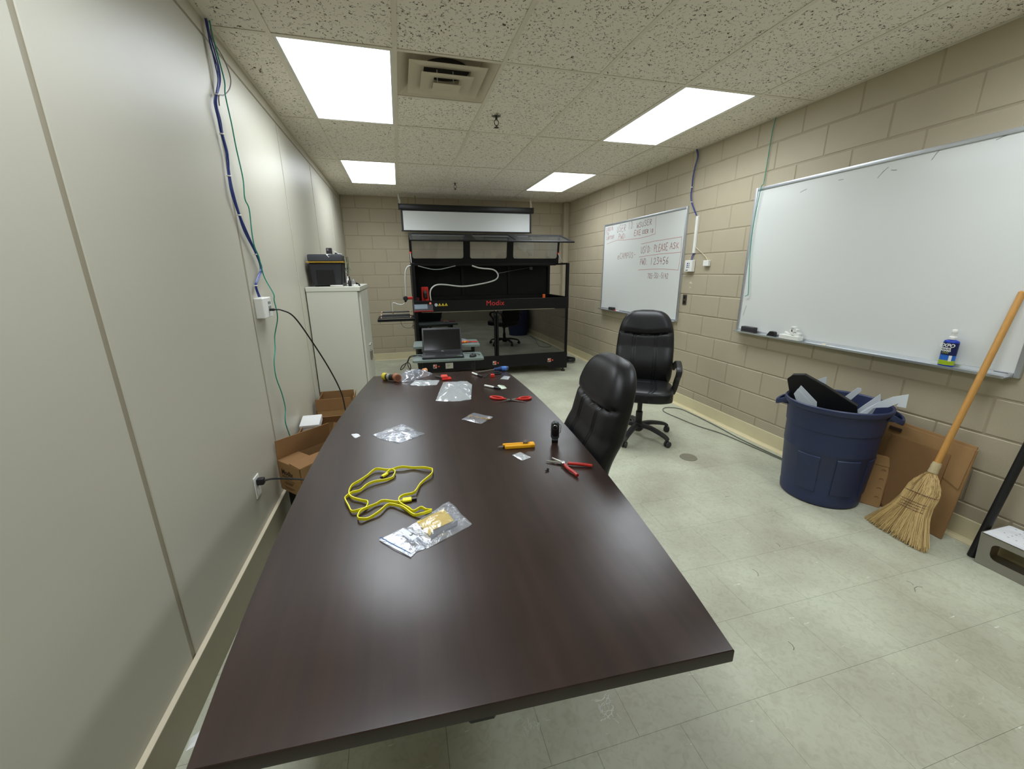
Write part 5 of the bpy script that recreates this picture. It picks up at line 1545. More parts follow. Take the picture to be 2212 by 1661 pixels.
for px, py in ((x0 + 0.03, yf + 0.04), (x1 - 0.07, yf + 0.02), (x0 + 0.03, yb - 0.06), (x1 - 0.07, yb - 0.06)):
    b = BM(); cyl(b, (px + 0.02, py, 0.0), (px + 0.02, py, 0.022), 0.030, 18, bev=0.004); cyl(b, (px + 0.02, py, 0.022), (px + 0.02, py, 0.125), 0.013, 10); obj('levelling_foot', b, M('foot_rubber', (44, 32, 30), 0.6), pr)
# raised lid: window panel standing up, second panel leaning out over the front
def lidm(p, up):
    return basis(p, (1, 0, 0), up)
wx = [(0.034, 0.750), (0.846, 1.392), (1.488, 2.180)]
W_ = x1 - x0
m = lidm((x0, 3.402, zt + 0.002), (0, -0.055, 0.40))
b = plate_with_holes([(0, 0), (W_, 0), (W_, 0.405), (0, 0.405)], [rrect(a, 0.070, c, 0.375, 0.03, 4) for a, c in wx], 0.016, m); la = obj('lid_frame', b, FRAME, pr, smooth=None)
for a, c in wx:
    b = BM(); box(b, (a - 0.01, 0.06, -0.0015), (c + 0.01, 0.385, 0.0015), mat=m); obj('pane', b, LIDG, la, smooth=None)
m2 = lidm((x0, 3.350, zt + 0.398), (0, -0.555, -0.130))
b = plate_with_holes([(0, 0), (W_, 0), (W_, 0.57), (0, 0.57)], [rrect(a, 0.060, c, 0.515, 0.03, 4) for a, c in wx], 0.016, m2); lb = obj('lid_frame', b, FRAME, pr, smooth=None)
for a, c in wx:
    b = BM(); box(b, (a - 0.01, 0.05, -0.0015), (c + 0.01, 0.525, 0.0015), mat=m2); obj('pane', b, LIDG, lb, smooth=None)
b = BM(); tube(b, [m2 @ Vector(p) for p in ((0.94, 0.555, -0.008), (0.94, 0.555, -0.045), (1.265, 0.555, -0.045), (1.265, 0.555, -0.008))], 0.007, 8); obj('lid_handle', b, BLKP, lb)
for px, e in ((x0 + 0.012, (x0 + 0.012, 3.375, 1.735)), (x1 - 0.012, (x1 - 0.012, 3.375, 1.735))):
    s_ = (px, 3.20 if px > 1 else 3.25, zt + 0.006)
    b = BM(); cyl(b, s_, e, 0.008, 10); g_ = obj('gas_strut', b, STEEL, pr)
    b = BM(); cyl(b, (e[0] - 0.012, e[1], e[2]), (e[0] + 0.012, e[1], e[2]), 0.014, 10); obj('red_pivot', b, RED, g_)
# extruder head, filament guide, tubing
hx, hy = 0.205, 3.16
b = BM(); box(b, (hx, hy, 1.03), (hx + 0.022, hy + 0.07, 1.278), bev=0.004); box(b, (hx + 0.022, hy + 0.045, 1.03), (hx + 0.095, hy + 0.07, 1.278), bev=0.004); box(b, (hx + 0.075, hy, 1.03), (hx + 0.095, hy + 0.046, 1.25), bev=0.003)
bmesh.ops.remove_doubles(b, verts=b.verts, dist=0.0001); hd2 = obj('print_head', b, RED, pr)
b = BM(); box(b, (hx + 0.028, hy - 0.015, 1.13), (hx + 0.070, hy + 0.03, 1.205), bev=0.006); obj('motor', b, BLKP, hd2)
b = BM(); cyl(b, (hx + 0.050, hy - 0.02, 1.212), (hx + 0.050, hy + 0.03, 1.212), 0.020, 16); obj('gear', b, M('gear_grey', (96, 94, 92), 0.4), hd2)
b = BM(); box(b, (hx + 0.050, hy - 0.02, 1.06), (hx + 0.098, hy + 0.01, 1.118), bev=0.004); obj('red_cover', b, RED, hd2)
b = BM(); box(b, (0.118, 3.10, 1.085), (0.165, 3.16, 1.142), bev=0.006); obj('cable_bracket', b, M('dull_red', (130, 34, 32), 0.5), pr)
b = BM(); cyl(b, (1.93, 3.0, 1.08), (1.93, 3.0, 1.155), 0.020, 14, bev=0.004); obj('end_stop', b, ORANGE, pr)
b = BM(); tube(b, spline([(0.944, 3.30, 1.560), (1.02, 3.30, 1.535), (1.104, 3.3, 1.521), (1.257, 3.3, 1.502), (1.323, 3.3, 1.429), (1.273, 3.3, 1.356), (1.059, 3.3, 1.304), (0.793, 3.28, 1.275), (0.553, 3.24, 1.302), (0.425, 3.21, 1.304), (0.350, 3.19, 1.261), (0.322, 3.18, 1.19), (0.330, 3.18, 1.08)], 6), 0.0095, 8); obj('white_tube', b, TUBEW, pr)
b = BM(); tube(b, spline([(0.191, 3.35, 1.560), (0.28, 3.34, 1.535), (0.383, 3.33, 1.513), (0.48, 3.33, 1.512), (0.564, 3.33, 1.526), (0.712, 3.34, 1.560)], 6), 0.006, 8); obj('thin_tube', b, M('grey_tubing', (150, 154, 152), 0.4), pr)
b = BM(); box(b, (1.95, yb - 0.05, 1.50), (1.995, yb - 0.012, 1.545), bev=0.003); obj('camera_box', b, M('grey_box', (96, 96, 104), 0.5), pr)
b = BM(); tube(b, [(1.33, 3.33, 1.45), (1.6, 3.5, 1.49), (1.95, yb - 0.05, 1.535)], 0.003, 5); obj('stay_wire', b, GREYC, pr)
b = BM(); box(b, (-0.006, 3.26, 1.112), (x0, 3.32, 1.145), bev=0.004); g = obj('guide_arm', b, RED, pr)
b = BM(); cyl(b, (-0.012, 3.25, 1.125), (-0.012, 3.315, 1.125), 0.034, 14, bev=0.006); obj('filament_sensor', b, M('sensor_black', (30, 30, 34), 0.5), g)
b = BM(); box(b, (-0.03, 3.27, 1.075), (0.0, 3.31, 1.10), bev=0.004); obj('clamp', b, BLKP, g)
b = BM(); tube(b, spline([(x0, 3.30, 1.562), (0.05, 3.29, 1.550), (0.018, 3.285, 1.50), (0.004, 3.285, 1.40), (0.0, 3.285, 1.25), (-0.004, 3.285, 1.155)], 6), 0.008, 8); obj('white_tube', b, TUBEW, pr)
b = BM(); tube(b, spline([(-0.02, 3.285, 1.09), (-0.03, 3.285, 1.06), (-0.065, 3.285, 1.040), (-0.12, 3.285, 1.046), (-0.17, 3.285, 1.066), (-0.19, 3.285, 1.060), (-0.195, 3.285, 1.02), (-0.196, 3.285, 0.945)], 6), 0.007, 8); obj('white_tube', b, TUBEW, pr)
# spool roller rack on the left side
rk = BM(); box(rk, (-0.398, 3.02, 0.838), (x0, 3.06, 0.872), bev=0.003); rack = obj('roller_rack', rk, FRAME, pr)
for lo, hi in (((-0.398, 3.46, 0.838), (x0, 3.50, 0.872)), ((-0.398, 3.06, 0.838), (-0.362, 3.46, 0.872)), ((0.04, 3.06, 0.838), (0.076, 3.46, 0.872))):
    b = BM(); box(b, lo, hi, bev=0.003); obj('rack_bar', b, FRAME, rack)
for i, (yy, zz) in enumerate(((3.10, 0.884), (3.25, 0.907), (3.40, 0.932))):
    b = BM(); cyl(b, (-0.345, yy, zz), (0.03, yy, zz), 0.0105, 14); ro = obj('roller', b, BLKS, rack)
    for s in (-1, 1):
        xx = -0.345 if s < 0 else 0.03
        b = BM(); cyl(b, (xx, yy, zz), (xx + s * 0.012, yy, zz), 0.0115, 12, bev=0.002); obj('bearing', b, M('bearing_pink', (226, 176, 156), 0.4), ro)
b = BM(); cyl(b, (-0.197, 3.285, 0.915), (-0.197, 3.285, 0.95), 0.008, 8); obj('tube_fitting', b, M('brass', (196, 140, 90), 0.3, metal=0.8), rack)
b = BM(); tube(b, spline([(-0.10, 3.2, 0.838), (-0.095, 3.2, 0.78), (-0.06, 3.2, 0.735), (0.0, 3.2, 0.722), (0.05, 3.2, 0.735), (0.062, 3.2, 0.765), (0.074, 3.2, 0.725), (0.058, 3.2, 0.712), (0.066, 3.2, 0.80), (x0, 3.2, 0.84)], 6), 0.003, 5); obj('sensor_wire', b, BLACKC, rack)
b = BM()
hpts = []
for i in range(46):
    a = i / 45 * 2 * PI * 2.0
    hpts.append(Vector((2.58 + 0.075 * math.cos(a) , 3.50 + 0.085 * math.sin(a), 0.022 + 0.04 * i / 45)))
hpts += [Vector((2.55, 3.60, 0.07)), Vector((2.42, 3.66, 0.09)), Vector((2.33, 3.66, 0.12))]
tube(b, hpts, 0.021, 8); tag(obj('coiled_hose', b, BLKP), 'black coiled hose on the floor beside the printer', 'hose')

# ------------------------------------------------------------------ computer cart with laptop
CARTM = M('grey_green_laminate', (112, 124, 118), 0.5, var=(10, 0.04))
ca = thing('computer_cart', 'grey-green computer cart with a lower keyboard tray', 'cart', (0.372, 1.70, 0), R(-4.0))
def loc_box(name, lo, hi, mat, bev=0.0, parent=ca, seg=2):
    b = BM(); box(b, lo, hi, bev=bev, seg=seg); return obj(name, b, mat, parent, local=True)
b = BM(); prism(b, rrect(-0.362, -0.305, 0.362, 0.04, 0.03), 0.596, 0.618, bev=0.006); obj('keyboard_tray', b, CARTM, ca, local=True)
b = BM(); prism(b, rrect(-0.366, 0.085, 0.366, 0.47, 0.025), 0.668, 0.692, bev=0.006); obj('cart_top', b, CARTM, ca, local=True)
for s in (-1, 1):
    loc_box('leg', (s * 0.30 - 0.02, 0.22, 0.05), (s * 0.30 + 0.02, 0.27, 0.668), BLKS, 0.004)
    loc_box('foot', (s * 0.30 - 0.022, -0.17, 0.022), (s * 0.30 + 0.022, 0.42, 0.052), BLKS, 0.004)
    loc_box('tray_support', (s * 0.30 - 0.012, -0.27, 0.575), (s * 0.30 + 0.012, 0.22, 0.596), BLKS, 0.003)
    for y in (-0.14, 0.38):
        b = BM(); cyl(b, (s * 0.30 - 0.011, y, 0.022), (s * 0.30 + 0.011, y, 0.022), 0.022, 14, bev=0.003); obj('caster', b, BLKP, ca, local=True)
loc_box('lower_shelf', (-0.279, 0.1, 0.18), (0.279, 0.40, 0.20), CARTM, 0.004)
loc_box('crossbar', (-0.279, 0.235, 0.55), (0.279, 0.255, 0.60), BLKS, 0.003)
# laptop
LAPM = M('laptop_grey', (44, 45, 48), 0.45)
lp = thing('laptop', 'open black laptop on the cart tray with a dark screen', 'laptop', (0.31, 1.575, 0.618), R(-4.5))
b = BM(); box(b, (-0.212, -0.135, 0.004), (0.212, 0.135, 0.024), bev=0.005, seg=2); obj('base', b, LAPM, lp, local=True)
b = BM(); box(b, (-0.205, -0.128, 0.0), (0.205, 0.128, 0.005)); base_f = obj('rubber_foot', b, BLKP, lp, local=True, smooth=None)
b = BM(); box(b, (-0.186, -0.02, 0.0236), (0.186, 0.108, 0.0246)); kb = obj('keyboard', b, BLKS, lp, local=True, smooth=None)
KEYM = M('key_black', (30, 30, 32), 0.5)
bk = BM()
for r_ in range(5):
    for c_ in range(15):
        box(bk, (-0.182 + c_ * 0.0243, -0.014 + r_ * 0.0235, 0.0246), (-0.182 + c_ * 0.0243 + 0.021, -0.014 + r_ * 0.0235 + 0.0195, 0.0266))
o = obj('keys', bk, KEYM, kb, local=True, smooth=None); o['kind'] = 'stuff'
b = BM(); box(b, (-0.08, -0.118, 0.0236), (0.03, -0.045, 0.0243)); obj('touchpad', b, M('touchpad', (36, 36, 38), 0.35), lp, local=True, smooth=None)
for i, cc in enumerate(((110, 190, 60), (190, 196, 200))):
    b = BM(); box(b, (0.145 + 0.03 * i, -0.122, 0.0236), (0.168 + 0.03 * i, -0.108, 0.0243)); obj('palm_sticker', b, M('palm_sticker_%d' % i, cc, 0.4), lp, local=True, smooth=None)
m = Matrix.Translation((0, 0.128, 0.022)) @ Matrix.Rotation(R(-22), 4, 'X')
b = BM(); box(b, (-0.212, 0.0, 0.0), (0.212, 0.010, 0.272), bev=0.005, seg=2, mat=m); ld = obj('lid', b, LAPM, lp, local=True)
b = BM(); box(b, (-0.196, -0.0008, 0.026), (0.196, 0.0006, 0.250), mat=m); obj('display', b, M('display_off', (17, 19, 20), 0.12), ld, smooth=None, local=True)
bm = text_bm('DELL', 0.013, m @ basis((0, -0.0009, 0.008), (1, 0, 0), (0, 0, 1)), align='CENTER'); obj('lettering', bm, ALU, ld, smooth=None, local=True)
# mouse
ms = thing('mouse', 'black computer mouse on the cart tray right of the laptop', 'mouse', (0.615, 1.475, 0.618), R(60))
b = BM(); bmesh.ops.create_uvsphere(b, u_segments=20, v_segments=12, radius=1.0)
for v in b.verts:
    v.co = Vector((v.co.x * 0.056, v.co.y * 0.034 * (1 - 0.12 * v.co.x), max(0.0, v.co.z) * 0.036 * (1 - 0.25 * v.co.x)))
obj('shell', b, BLKP, ms, local=True)
b = BM(); cyl(b, (0.03, -0.004, 0.026), (0.03, 0.004, 0.026), 0.007, 12); obj('wheel', b, M('wheel_grey', (110, 110, 112), 0.4), ms, local=True)
b = BM(); tube(b, spline([(0.669, 1.499, 0.626), (0.70, 1.54, 0.622), (0.66, 1.60, 0.622), (0.60, 1.64, 0.622), (0.55, 1.66, 0.622)], 6), 0.002, 5); obj('cord', b, BLACKC, ms)
t = thing('cable_tangle', 'tangle of black cables hanging at the left of the cart', 'cable', (-0.02, 1.6, 0.3))
b = BM(); tube(b, spline([(0.098, 1.62, 0.624), (0.02, 1.60, 0.640), (-0.03, 1.595, 0.63), (-0.06, 1.59, 0.58), (-0.10, 1.585, 0.52), (-0.135, 1.585, 0.50), (-0.11, 1.585, 0.545), (-0.05, 1.585, 0.57), (-0.03, 1.58, 0.52), (-0.05, 1.575, 0.40), (-0.04, 1.57, 0.25), (0.0, 1.56, 0.01)], 6), 0.0045, 6); obj('lead', b, BLACKC, t)
b = BM(); tube(b, spline([(0.098, 1.66, 0.630), (0.0, 1.64, 0.622), (-0.04, 1.63, 0.60), (-0.055, 1.62, 0.53), (-0.02, 1.60, 0.46), (0.01, 1.6, 0.40), (0.03, 1.60, 0.2), (0.03, 1.6, 0.01)], 6), 0.004, 6); obj('lead', b, BLACKC, t)
# on the cart top
t = thing('small_screwdriver', 'orange-handled screwdriver on the cart behind the laptop', 'screwdriver', (0.60, 1.90, 0.692), R(20))
b = BM(); cyl(b, (-0.055, 0, 0.013), (0.035, 0, 0.013), 0.013, 14, bev=0.004); obj('handle', b, ORANGE, t, local=True)
b = BM(); cyl(b, (-0.02, 0, 0.013), (-0.002, 0, 0.013), 0.0135, 14); obj('yellow_band', b, M('amber_plastic', (236, 170, 40), 0.4), t, local=True)
b = BM(); cyl(b, (0.035, 0, 0.012), (0.10, 0, 0.008), 0.005, 10); obj('shaft', b, RED, t, local=True)
t = thing('small_pliers', 'red-handled small pliers beside the orange screwdriver', 'pliers', (0.67, 1.93, 0.692), R(-10))
for s in (-1, 1):
    b = BM(); tube(b, spline([(0, 0, 0.006), (0.04, s * 0.012, 0.006), (0.075, s * 0.016, 0.006)], 5), 0.005, 8); obj('handle', b, RED, t, local=True)
b = BM(); tube(b, [(0.004, 0, 0.006), (-0.012, 0, 0.006), (-0.04, 0, 0.006)], 0.007, 8, scale=[0.8, 1, 0.4]); obj('jaws', b, DKMET, t, local=True)
b = BM(); pillow(b, [(0.53, 1.97), (0.65, 1.965), (0.64, 2.06), (0.54, 2.05)], 0.692, 0.03, 0.014, 31, n=32, rings=6); tag(obj('plastic_bag', b, CLEAR, smooth=60), 'crumpled clear bag on the cart behind the laptop', 'bag')

# ------------------------------------------------------------------ things on the table
Z = ZT
YELC = M('yellow_cable', (238, 228, 24), 0.4)
t = thing('flat_cable', 'long yellow flat cable coiled on the table', 'cable', (-0.15, -1.33, Z))
p1 = [(-0.150, -1.244), (-0.141, -1.215), (-0.150, -1.186), (-0.175, -1.181), (-0.213, -1.166), (-0.242, -1.204), (-0.265, -1.246), (-0.289, -1.267), (-0.293, -1.322), (-0.280, -1.355), (-0.248, -1.380), (-0.226, -1.402), (-0.230, -1.427), (-0.245, -1.442), (-0.271, -1.442), (-0.284, -1.409), (-0.300, -1.365), (-0.301, -1.341), (-0.283, -1.325), (-0.258, -1.311), (-0.237, -1.281), (-0.212, -1.265), (-0.173, -1.257), (-0.151, -1.244)]
pa = [(-0.178, -1.212), (-0.160, -1.190), (-0.148, -1.180), (-0.115, -1.177), (-0.072, -1.187), (-0.035, -1.205), (-0.006, -1.222), (-0.004, -1.235), (-0.010, -1.268), (-0.050, -1.316), (-0.070, -1.373), (-0.082, -1.381), (-0.112, -1.390), (-0.126, -1.406), (-0.124, -1.431), (-0.097, -1.476), (-0.082, -1.491), (-0.058, -1.483), (-0.043, -1.498), (-0.026, -1.499)]
pb = [(-0.112, -1.418), (-0.136, -1.419), (-0.177, -1.408), (-0.200, -1.417), (-0.222, -1.433), (-0.244, -1.449), (-0.251, -1.476), (-0.242, -1.495), (-0.218, -1.492), (-0.186, -1.469), (-0.164, -1.435), (-0.144, -1.437), (-0.113, -1.468), (-0.083, -1.509), (-0.060, -1.519), (-0.040, -1.510), (-0.026, -1.499)]
flat = [(-0.0016, -0.0045), (0.0016, -0.0045), (0.0016, 0.0045), (-0.0016, 0.0045)]
for i, (pts, hz_) in enumerate(((p1, 0.005), (pa, 0.0055), (pb, 0.005))):
    n = len(pts)
    b = BM(); sweep(b, spline([(x, y, Z + hz_ + 0.006 * abs(math.sin(j * 1.3 + i)) * (0 < j < n - 1)) for j, (x, y) in enumerate(pts)], 5), flat, upfix=(0, 0, 1)); obj('strap', b, YELC, t)
b = BM(); box(b, (-0.116, -1.424, Z + 0.001), (-0.086, -1.404, Z + 0.010), bev=0.002, mat=None); obj('connector', b, YELC, t)
b = BM(); box(b, (-0.086, -1.419, Z + 0.002), (-0.070, -1.407, Z + 0.008), mat=None); obj('usb_plug', b, DKMET, t, smooth=None)
b = BM(); box(b, (-0.012, -0.006, 0.001), (0.016, 0.006, 0.010), bev=0.002, mat=Matrix.Translation((-0.180, -1.216, Z)) @ Matrix.Rotation(R(48), 4, 'Z')); obj('connector', b, YELC, t)
b = BM(); box(b, (-0.020, -0.004, 0.003), (-0.012, 0.004, 0.008), mat=Matrix.Translation((-0.180, -1.216, Z)) @ Matrix.Rotation(R(48), 4, 'Z')); obj('usb_plug', b, DKMET, t, smooth=None)
# zip bag with yellow card
t = thing('zip_bag', 'clear zip bag holding a yellow card on the near part of the table', 'bag', (-0.04, -1.58, Z))
b = BM(); pillow(b, [(-0.105, -1.566), (-0.069, -1.536), (0.033, -1.456), (0.053, -1.500), (0.060, -1.536), (0.087, -1.599), (0.077, -1.609), (-0.052, -1.678), (-0.060, -1.668)], Z, 0.013, 0.0045, 11, n=80, rings=14, lift=0.004); obj('pouch', b, CLEAR, t, smooth=42)
b = BM(); pillow(b, [(-0.184, -1.602), (-0.111, -1.561), (-0.052, -1.660), (-0.060, -1.678), (-0.080, -1.681), (-0.096, -1.701)], Z, 0.006, 0.004, 12, n=60, rings=9, lift=0.006); obj('zip_end', b, CLEAR, t, smooth=42)
b = BM(); tube(b, [(-0.179, -1.602, Z + 0.009), (-0.140, -1.650, Z + 0.010), (-0.097, -1.696, Z + 0.009)], 0.0013, 5); obj('blue_zip', b, M('zip_blue', (60, 110, 170), 0.4), t)
b = BM(); sheet(b, [(-0.074, -1.551, Z + 0.0045), (-0.041, -1.628, Z + 0.0045), (-0.029, -1.602, Z + 0.0045), (0.035, -1.573, Z + 0.0045), (0.025, -1.54, Z + 0.0045), (0.012, -1.500, Z + 0.0045)], 0.001)
tag(obj('yellow_card', b, M('card_yellow', (242, 204, 28), 0.6)), 'yellow card inside the clear zip bag', 'card')
b = BM(); sheet(b, [(-0.044, -1.646, Z + 0.003), (-0.008, -1.616, Z + 0.003), (0.041, -1.596, Z + 0.003), (0.047, -1.574, Z + 0.003), (-0.029, -1.612, Z + 0.003)], 0.002)
tag(obj('circuit_strip', b, M('board_slate', (52, 66, 76), 0.4)), 'dark strip beside the yellow card in the bag', 'strip')
b = BM(); sheet(b, [(-0.126, -1.592, Z + 0.0135), (-0.116, -1.583, Z + 0.0135), (-0.075, -1.637, Z + 0.0135), (-0.090, -1.648, Z + 0.0135)], 0.0006); lbm = obj('paper_label', b, PAPER, t, smooth=None)
bm = text_bm('5', 0.018, basis((-0.098, -1.622, Z + 0.0140), (0.62, -0.78, 0), (0.78, 0.62, 0)), bold=0.0004); obj('lettering', bm, BLKP, lbm, smooth=None)
# clear crumpled bag, left middle
t = thing('plastic_bag', 'crumpled clear bag lying alone on the left of the table', 'bag', (-0.13, -0.80, Z))
b = BM(); pillow(b, [(-0.249, -0.781), (-0.18, -0.73), (-0.113, -0.673), (-0.07, -0.745), (-0.036, -0.81), (-0.008, -0.834), (-0.038, -0.857), (-0.08, -0.885), (-0.125, -0.912), (-0.207, -0.85)], Z, 0.014, 0.006, 3, n=72, rings=13, lift=0.010); obj('film', b, CLEAR, t, smooth=42)
b = BM(); tube(b, spline([(-0.20, -0.80, Z + 0.018), (-0.12, -0.79, Z + 0.026), (-0.06, -0.82, Z + 0.018)], 6), 0.0016, 5); obj('zip_strip', b, WHITE, t)
b = BM(); pillow(b, [(-0.347, -0.748), (-0.323, -0.745), (-0.302, -0.779), (-0.324, -0.804)], Z, 0.006, 0.006, 9, n=20, rings=4); tag(obj('paper_scrap', b, PAPER), 'small white scrap near the left edge of the table', 'scrap')
# bag of screws
t = thing('zip_bag', 'small clear bag of brass screws in the middle of the table', 'bag', (0.27, -0.70, Z))
b = BM(); pillow(b, [(0.186, -0.691), (0.264, -0.606), (0.351, -0.706), (0.269, -0.786)], Z, 0.008, 0.003, 5, n=48, rings=9, lift=0.004); obj('film', b, CLEAR, t, smooth=42)
BRASS = M('brass_screw', (206, 166, 92), 0.35, metal=0.7)
rb = random.Random(6)
for i in range(9):
    u = i / 8
    c = Vector((0.232 + 0.085 * u, -0.672 - 0.072 * u, Z + 0.006))
    a = rb.uniform(-0.5, 0.5) + (1.2 if i % 2 else 0.2)
    d = Vector((math.cos(a), math.sin(a), 0)) * 0.011
    b = BM(); cyl(b, c - d, c + d, 0.0022, 7); cyl(b, c + d, c + d * 1.25, 0.0042, 8)
    tag(obj('screw', b, BRASS), 'brass screw inside the small clear bag', 'screw', 'brass screws in the small bag')
# milky bag with foam
t = thing('padded_bag', 'large cloudy plastic bag of foam near the far end of the table', 'bag', (0.22, -0.16, Z))
b = BM(); pillow(b, [(0.082, -0.341), (0.125, -0.13), (0.166, 0.061), (0.332, 0.039), (0.351, -0.039), (0.320, -0.20), (0.289, -0.371), (0.235, -0.386), (0.152, -0.373)], Z, 0.030, 0.008, 17, n=72, rings=13, lift=0.006); obj('film', b, CLEARW, t, smooth=42)
b = BM(); pillow(b, [(0.135, -0.29), (0.185, 0.02), (0.318, 0.005), (0.265, -0.315)], Z + 0.001, 0.018, 0.002, 18, n=40, rings=6); obj('foam_pad', b, M('foam_grey', (186, 194, 194), 0.8), t, smooth=60)
t = thing('plastic_bag', 'flat shiny clear bag beside the cloudy bag', 'bag', (0.06, 0.09, Z))
b = BM(); pillow(b, [(-0.059, 0.060), (-0.022, 0.169), (0.085, 0.15), (0.148, 0.128), (0.118, 0.016), (0.001, 0.026)], Z, 0.010, 0.005, 23, n=60, rings=9, lift=0.004); obj('film', b, CLEARW, t, smooth=42)
# bundle: tape rolls and bags at the far left corner
t = thing('small_bottle', 'little dark jar with a yellow cap at the far left of the table', 'jar', (-0.215, 0.25, Z))
d = Vector((0.80, -0.58, 0)).normalized()
p0 = Vector((-0.235, 0.262, Z + 0.026))
b = BM(); cyl(b, p0, p0 + d * 0.028, 0.026, 20, bev=0.004); obj('cap', b, M('cap_yellow', (214, 196, 52), 0.4), t)
b = BM(); cyl(b, p0 + d * 0.028, p0 + d * 0.085, 0.0225, 20); obj('body', b, M('jar_dark', (44, 40, 36), 0.25), t)
b = BM(); cyl(b, p0 + d * 0.04, p0 + d * 0.06, 0.0229, 20); obj('pale_label', b, M('jar_label', (150, 146, 138), 0.5), t)
t = thing('tape_roll', 'brown roll lying beside the yellow-capped jar', 'tape', (-0.155, 0.19, Z))
p0 = Vector((-0.150, 0.212, Z + 0.028))
d2 = Vector((0.35, -0.94, 0)).normalized()
b = BM(); cyl(b, p0, p0 + d2 * 0.045, 0.028, 22, bev=0.002); obj('roll', b, M('copper_tape', (158, 104, 76), 0.4), t)
b = BM(); cyl(b, p0 + d2 * 0.0445, p0 + d2 * 0.046, 0.019, 20); obj('core', b, M('copper_core', (122, 72, 50), 0.5), t)
t = thing('parts_bag', 'bulging clear bag of parts at the far left corner of the table', 'bag', (-0.02, 0.30, Z))
b = BM(); pillow(b, [(-0.110, 0.150), (-0.145, 0.26), (-0.10, 0.37), (0.02, 0.405), (0.075, 0.36), (0.116, 0.336), (0.085, 0.29), (0.02, 0.22), (-0.05, 0.15)], Z, 0.050, 0.014, 41, n=64, rings=11, lift=0.008); obj('film', b, CLEAR, t, smooth=42)
b = BM(); cyl(b, (-0.05, 0.30, Z + 0.022), (0.03, 0.34, Z + 0.022), 0.020, 16, bev=0.003); obj('grey_part', b, M('part_slate', (96, 104, 116), 0.4), t)
b = BM(); box(b, (-0.09, 0.22, Z + 0.002), (-0.02, 0.28, Z + 0.035), bev=0.004); obj('silver_part', b, M('foil', (190, 192, 200), 0.25, metal=0.6), t)
b = BM(); cyl(b, (0.045, 0.375, Z + 0.018), (0.075, 0.395, Z + 0.018), 0.018, 16, bev=0.004); obj('tan_part', b, M('tan_cap', (222, 150, 96), 0.5), t)
# red clamp tool
t = thing('spring_clamp', 'red and black clip tool by the shiny bag', 'clip', (0.19, 0.17, Z))
b = BM(); box(b, (0.165, 0.120, Z), (0.232, 0.175, Z + 0.012), bev=0.004); obj('base', b, RED, t)
b = BM(); box(b, (0.162, 0.135, Z + 0.012), (0.208, 0.185, Z + 0.028), bev=0.004); obj('button', b, M('coral_plastic', (226, 84, 70), 0.4), t)
for dy in (0.0, 0.022):
    b = BM(); tube(b, spline([(0.165, 0.165 + dy, Z + 0.010), (0.145, 0.19 + dy, Z + 0.010), (0.125, 0.215 + dy, Z + 0.008)], 5), 0.004, 8); obj('arm', b, BLKP, t)
# blue screwdriver
t = thing('screwdriver', 'long screwdriver with a blue handle at the far right of the table', 'screwdriver', (0.55, 0.3, Z))
d = Vector((0.225, 0.015, 0)).normalized()
p0 = Vector((0.430, 0.262, Z + 0.006))
b = BM(); cyl(b, p0, Vector((0.575, 0.272, Z + 0.018)), 0.0042, 10, r2=0.0042); obj('shaft', b, STEEL, t)
h0 = Vector((0.575, 0.272, Z + 0.018)); hd_ = Vector((0.12, 0.012, 0.0)).normalized()
q = hd_.to_track_quat('Z', 'Y').to_matrix().to_4x4()
b = BM(); lathe(b, [(0.010, 0), (0.012, 0.012), (0.010, 0.02), (0.014, 0.035), (0.0175, 0.055), (0.0175, 0.095), (0.014, 0.112), (0.006, 0.116)], 16, Matrix.Translation(h0) @ q); h = obj('handle', b, M('handle_navy', (36, 58, 110), 0.4), t)
b = BM(); lathe(b, [(0.0150, 0.045), (0.0182, 0.060), (0.0182, 0.092), (0.0150, 0.106)], 16, Matrix.Translation(h0) @ q); obj('blue_grip', b, M('grip_blue', (66, 122, 200), 0.4), h)
# markers
def marker(label, a, c, capf):
    a, c = Vector(a), Vector(c)
    t = thing('marker', label, 'marker', ((a.x + c.x) / 2, (a.y + c.y) / 2, Z))
    k = a.lerp(c, capf)
    b = BM(); cyl(b, a, k, 0.0068, 12, bev=0.001); obj('barrel', b, WHITE, t)
    b = BM(); cyl(b, k, c, 0.0072, 12, r2=0.0058, bev=0.001); obj('cap', b, BLKP, t)
    return t
marker('white marker lying by the blue screwdriver', (0.402, 0.252, Z + 0.008), (0.452, 0.122, Z + 0.008), 0.58)
mk2 = marker('white marker lying beside the scissors', (0.423, -0.115, Z + 0.008), (0.505, -0.218, Z + 0.008), 0.62)
b = BM(); tube(b, [(0.462, 0.098, Z + 0.004), (0.474, 0.112, Z + 0.004), (0.526, 0.216, Z + 0.004)], 0.0035, 6); tag(obj('hex_key', b, DKMET), 'bent steel hex key touching the marker at the far end', 'hex key')
b = BM(); lathe(b, [(0.014, 0), (0.016, 0.003), (0.015, 0.020), (0.010, 0.024)], 14, Matrix.Translation((0.527, 0.115, Z))); tag(obj('bottle_cap', b, RED), 'small red cap near the blue screwdriver', 'cap')
b = BM(); ring = rrect(0.553, 0.185, 0.610, 0.235, 0.018, 4); tube(b, [Vector((x, y, Z + 0.006)) for x, y in ring], 0.006, 6, closed=True); tag(obj('black_ring', b, BLKS), 'flat black ring near the far right corner of the table', 'ring')
b = BM(); pillow(b, [(0.568, 0.046), (0.616, 0.127), (0.655, 0.089), (0.618, 0.013)], Z, 0.005, 0.002, 29, n=36, rings=5); tag(obj('small_bag', b, CLEARW, smooth=60), 'tiny clear bag at the far right edge of the table', 'bag')
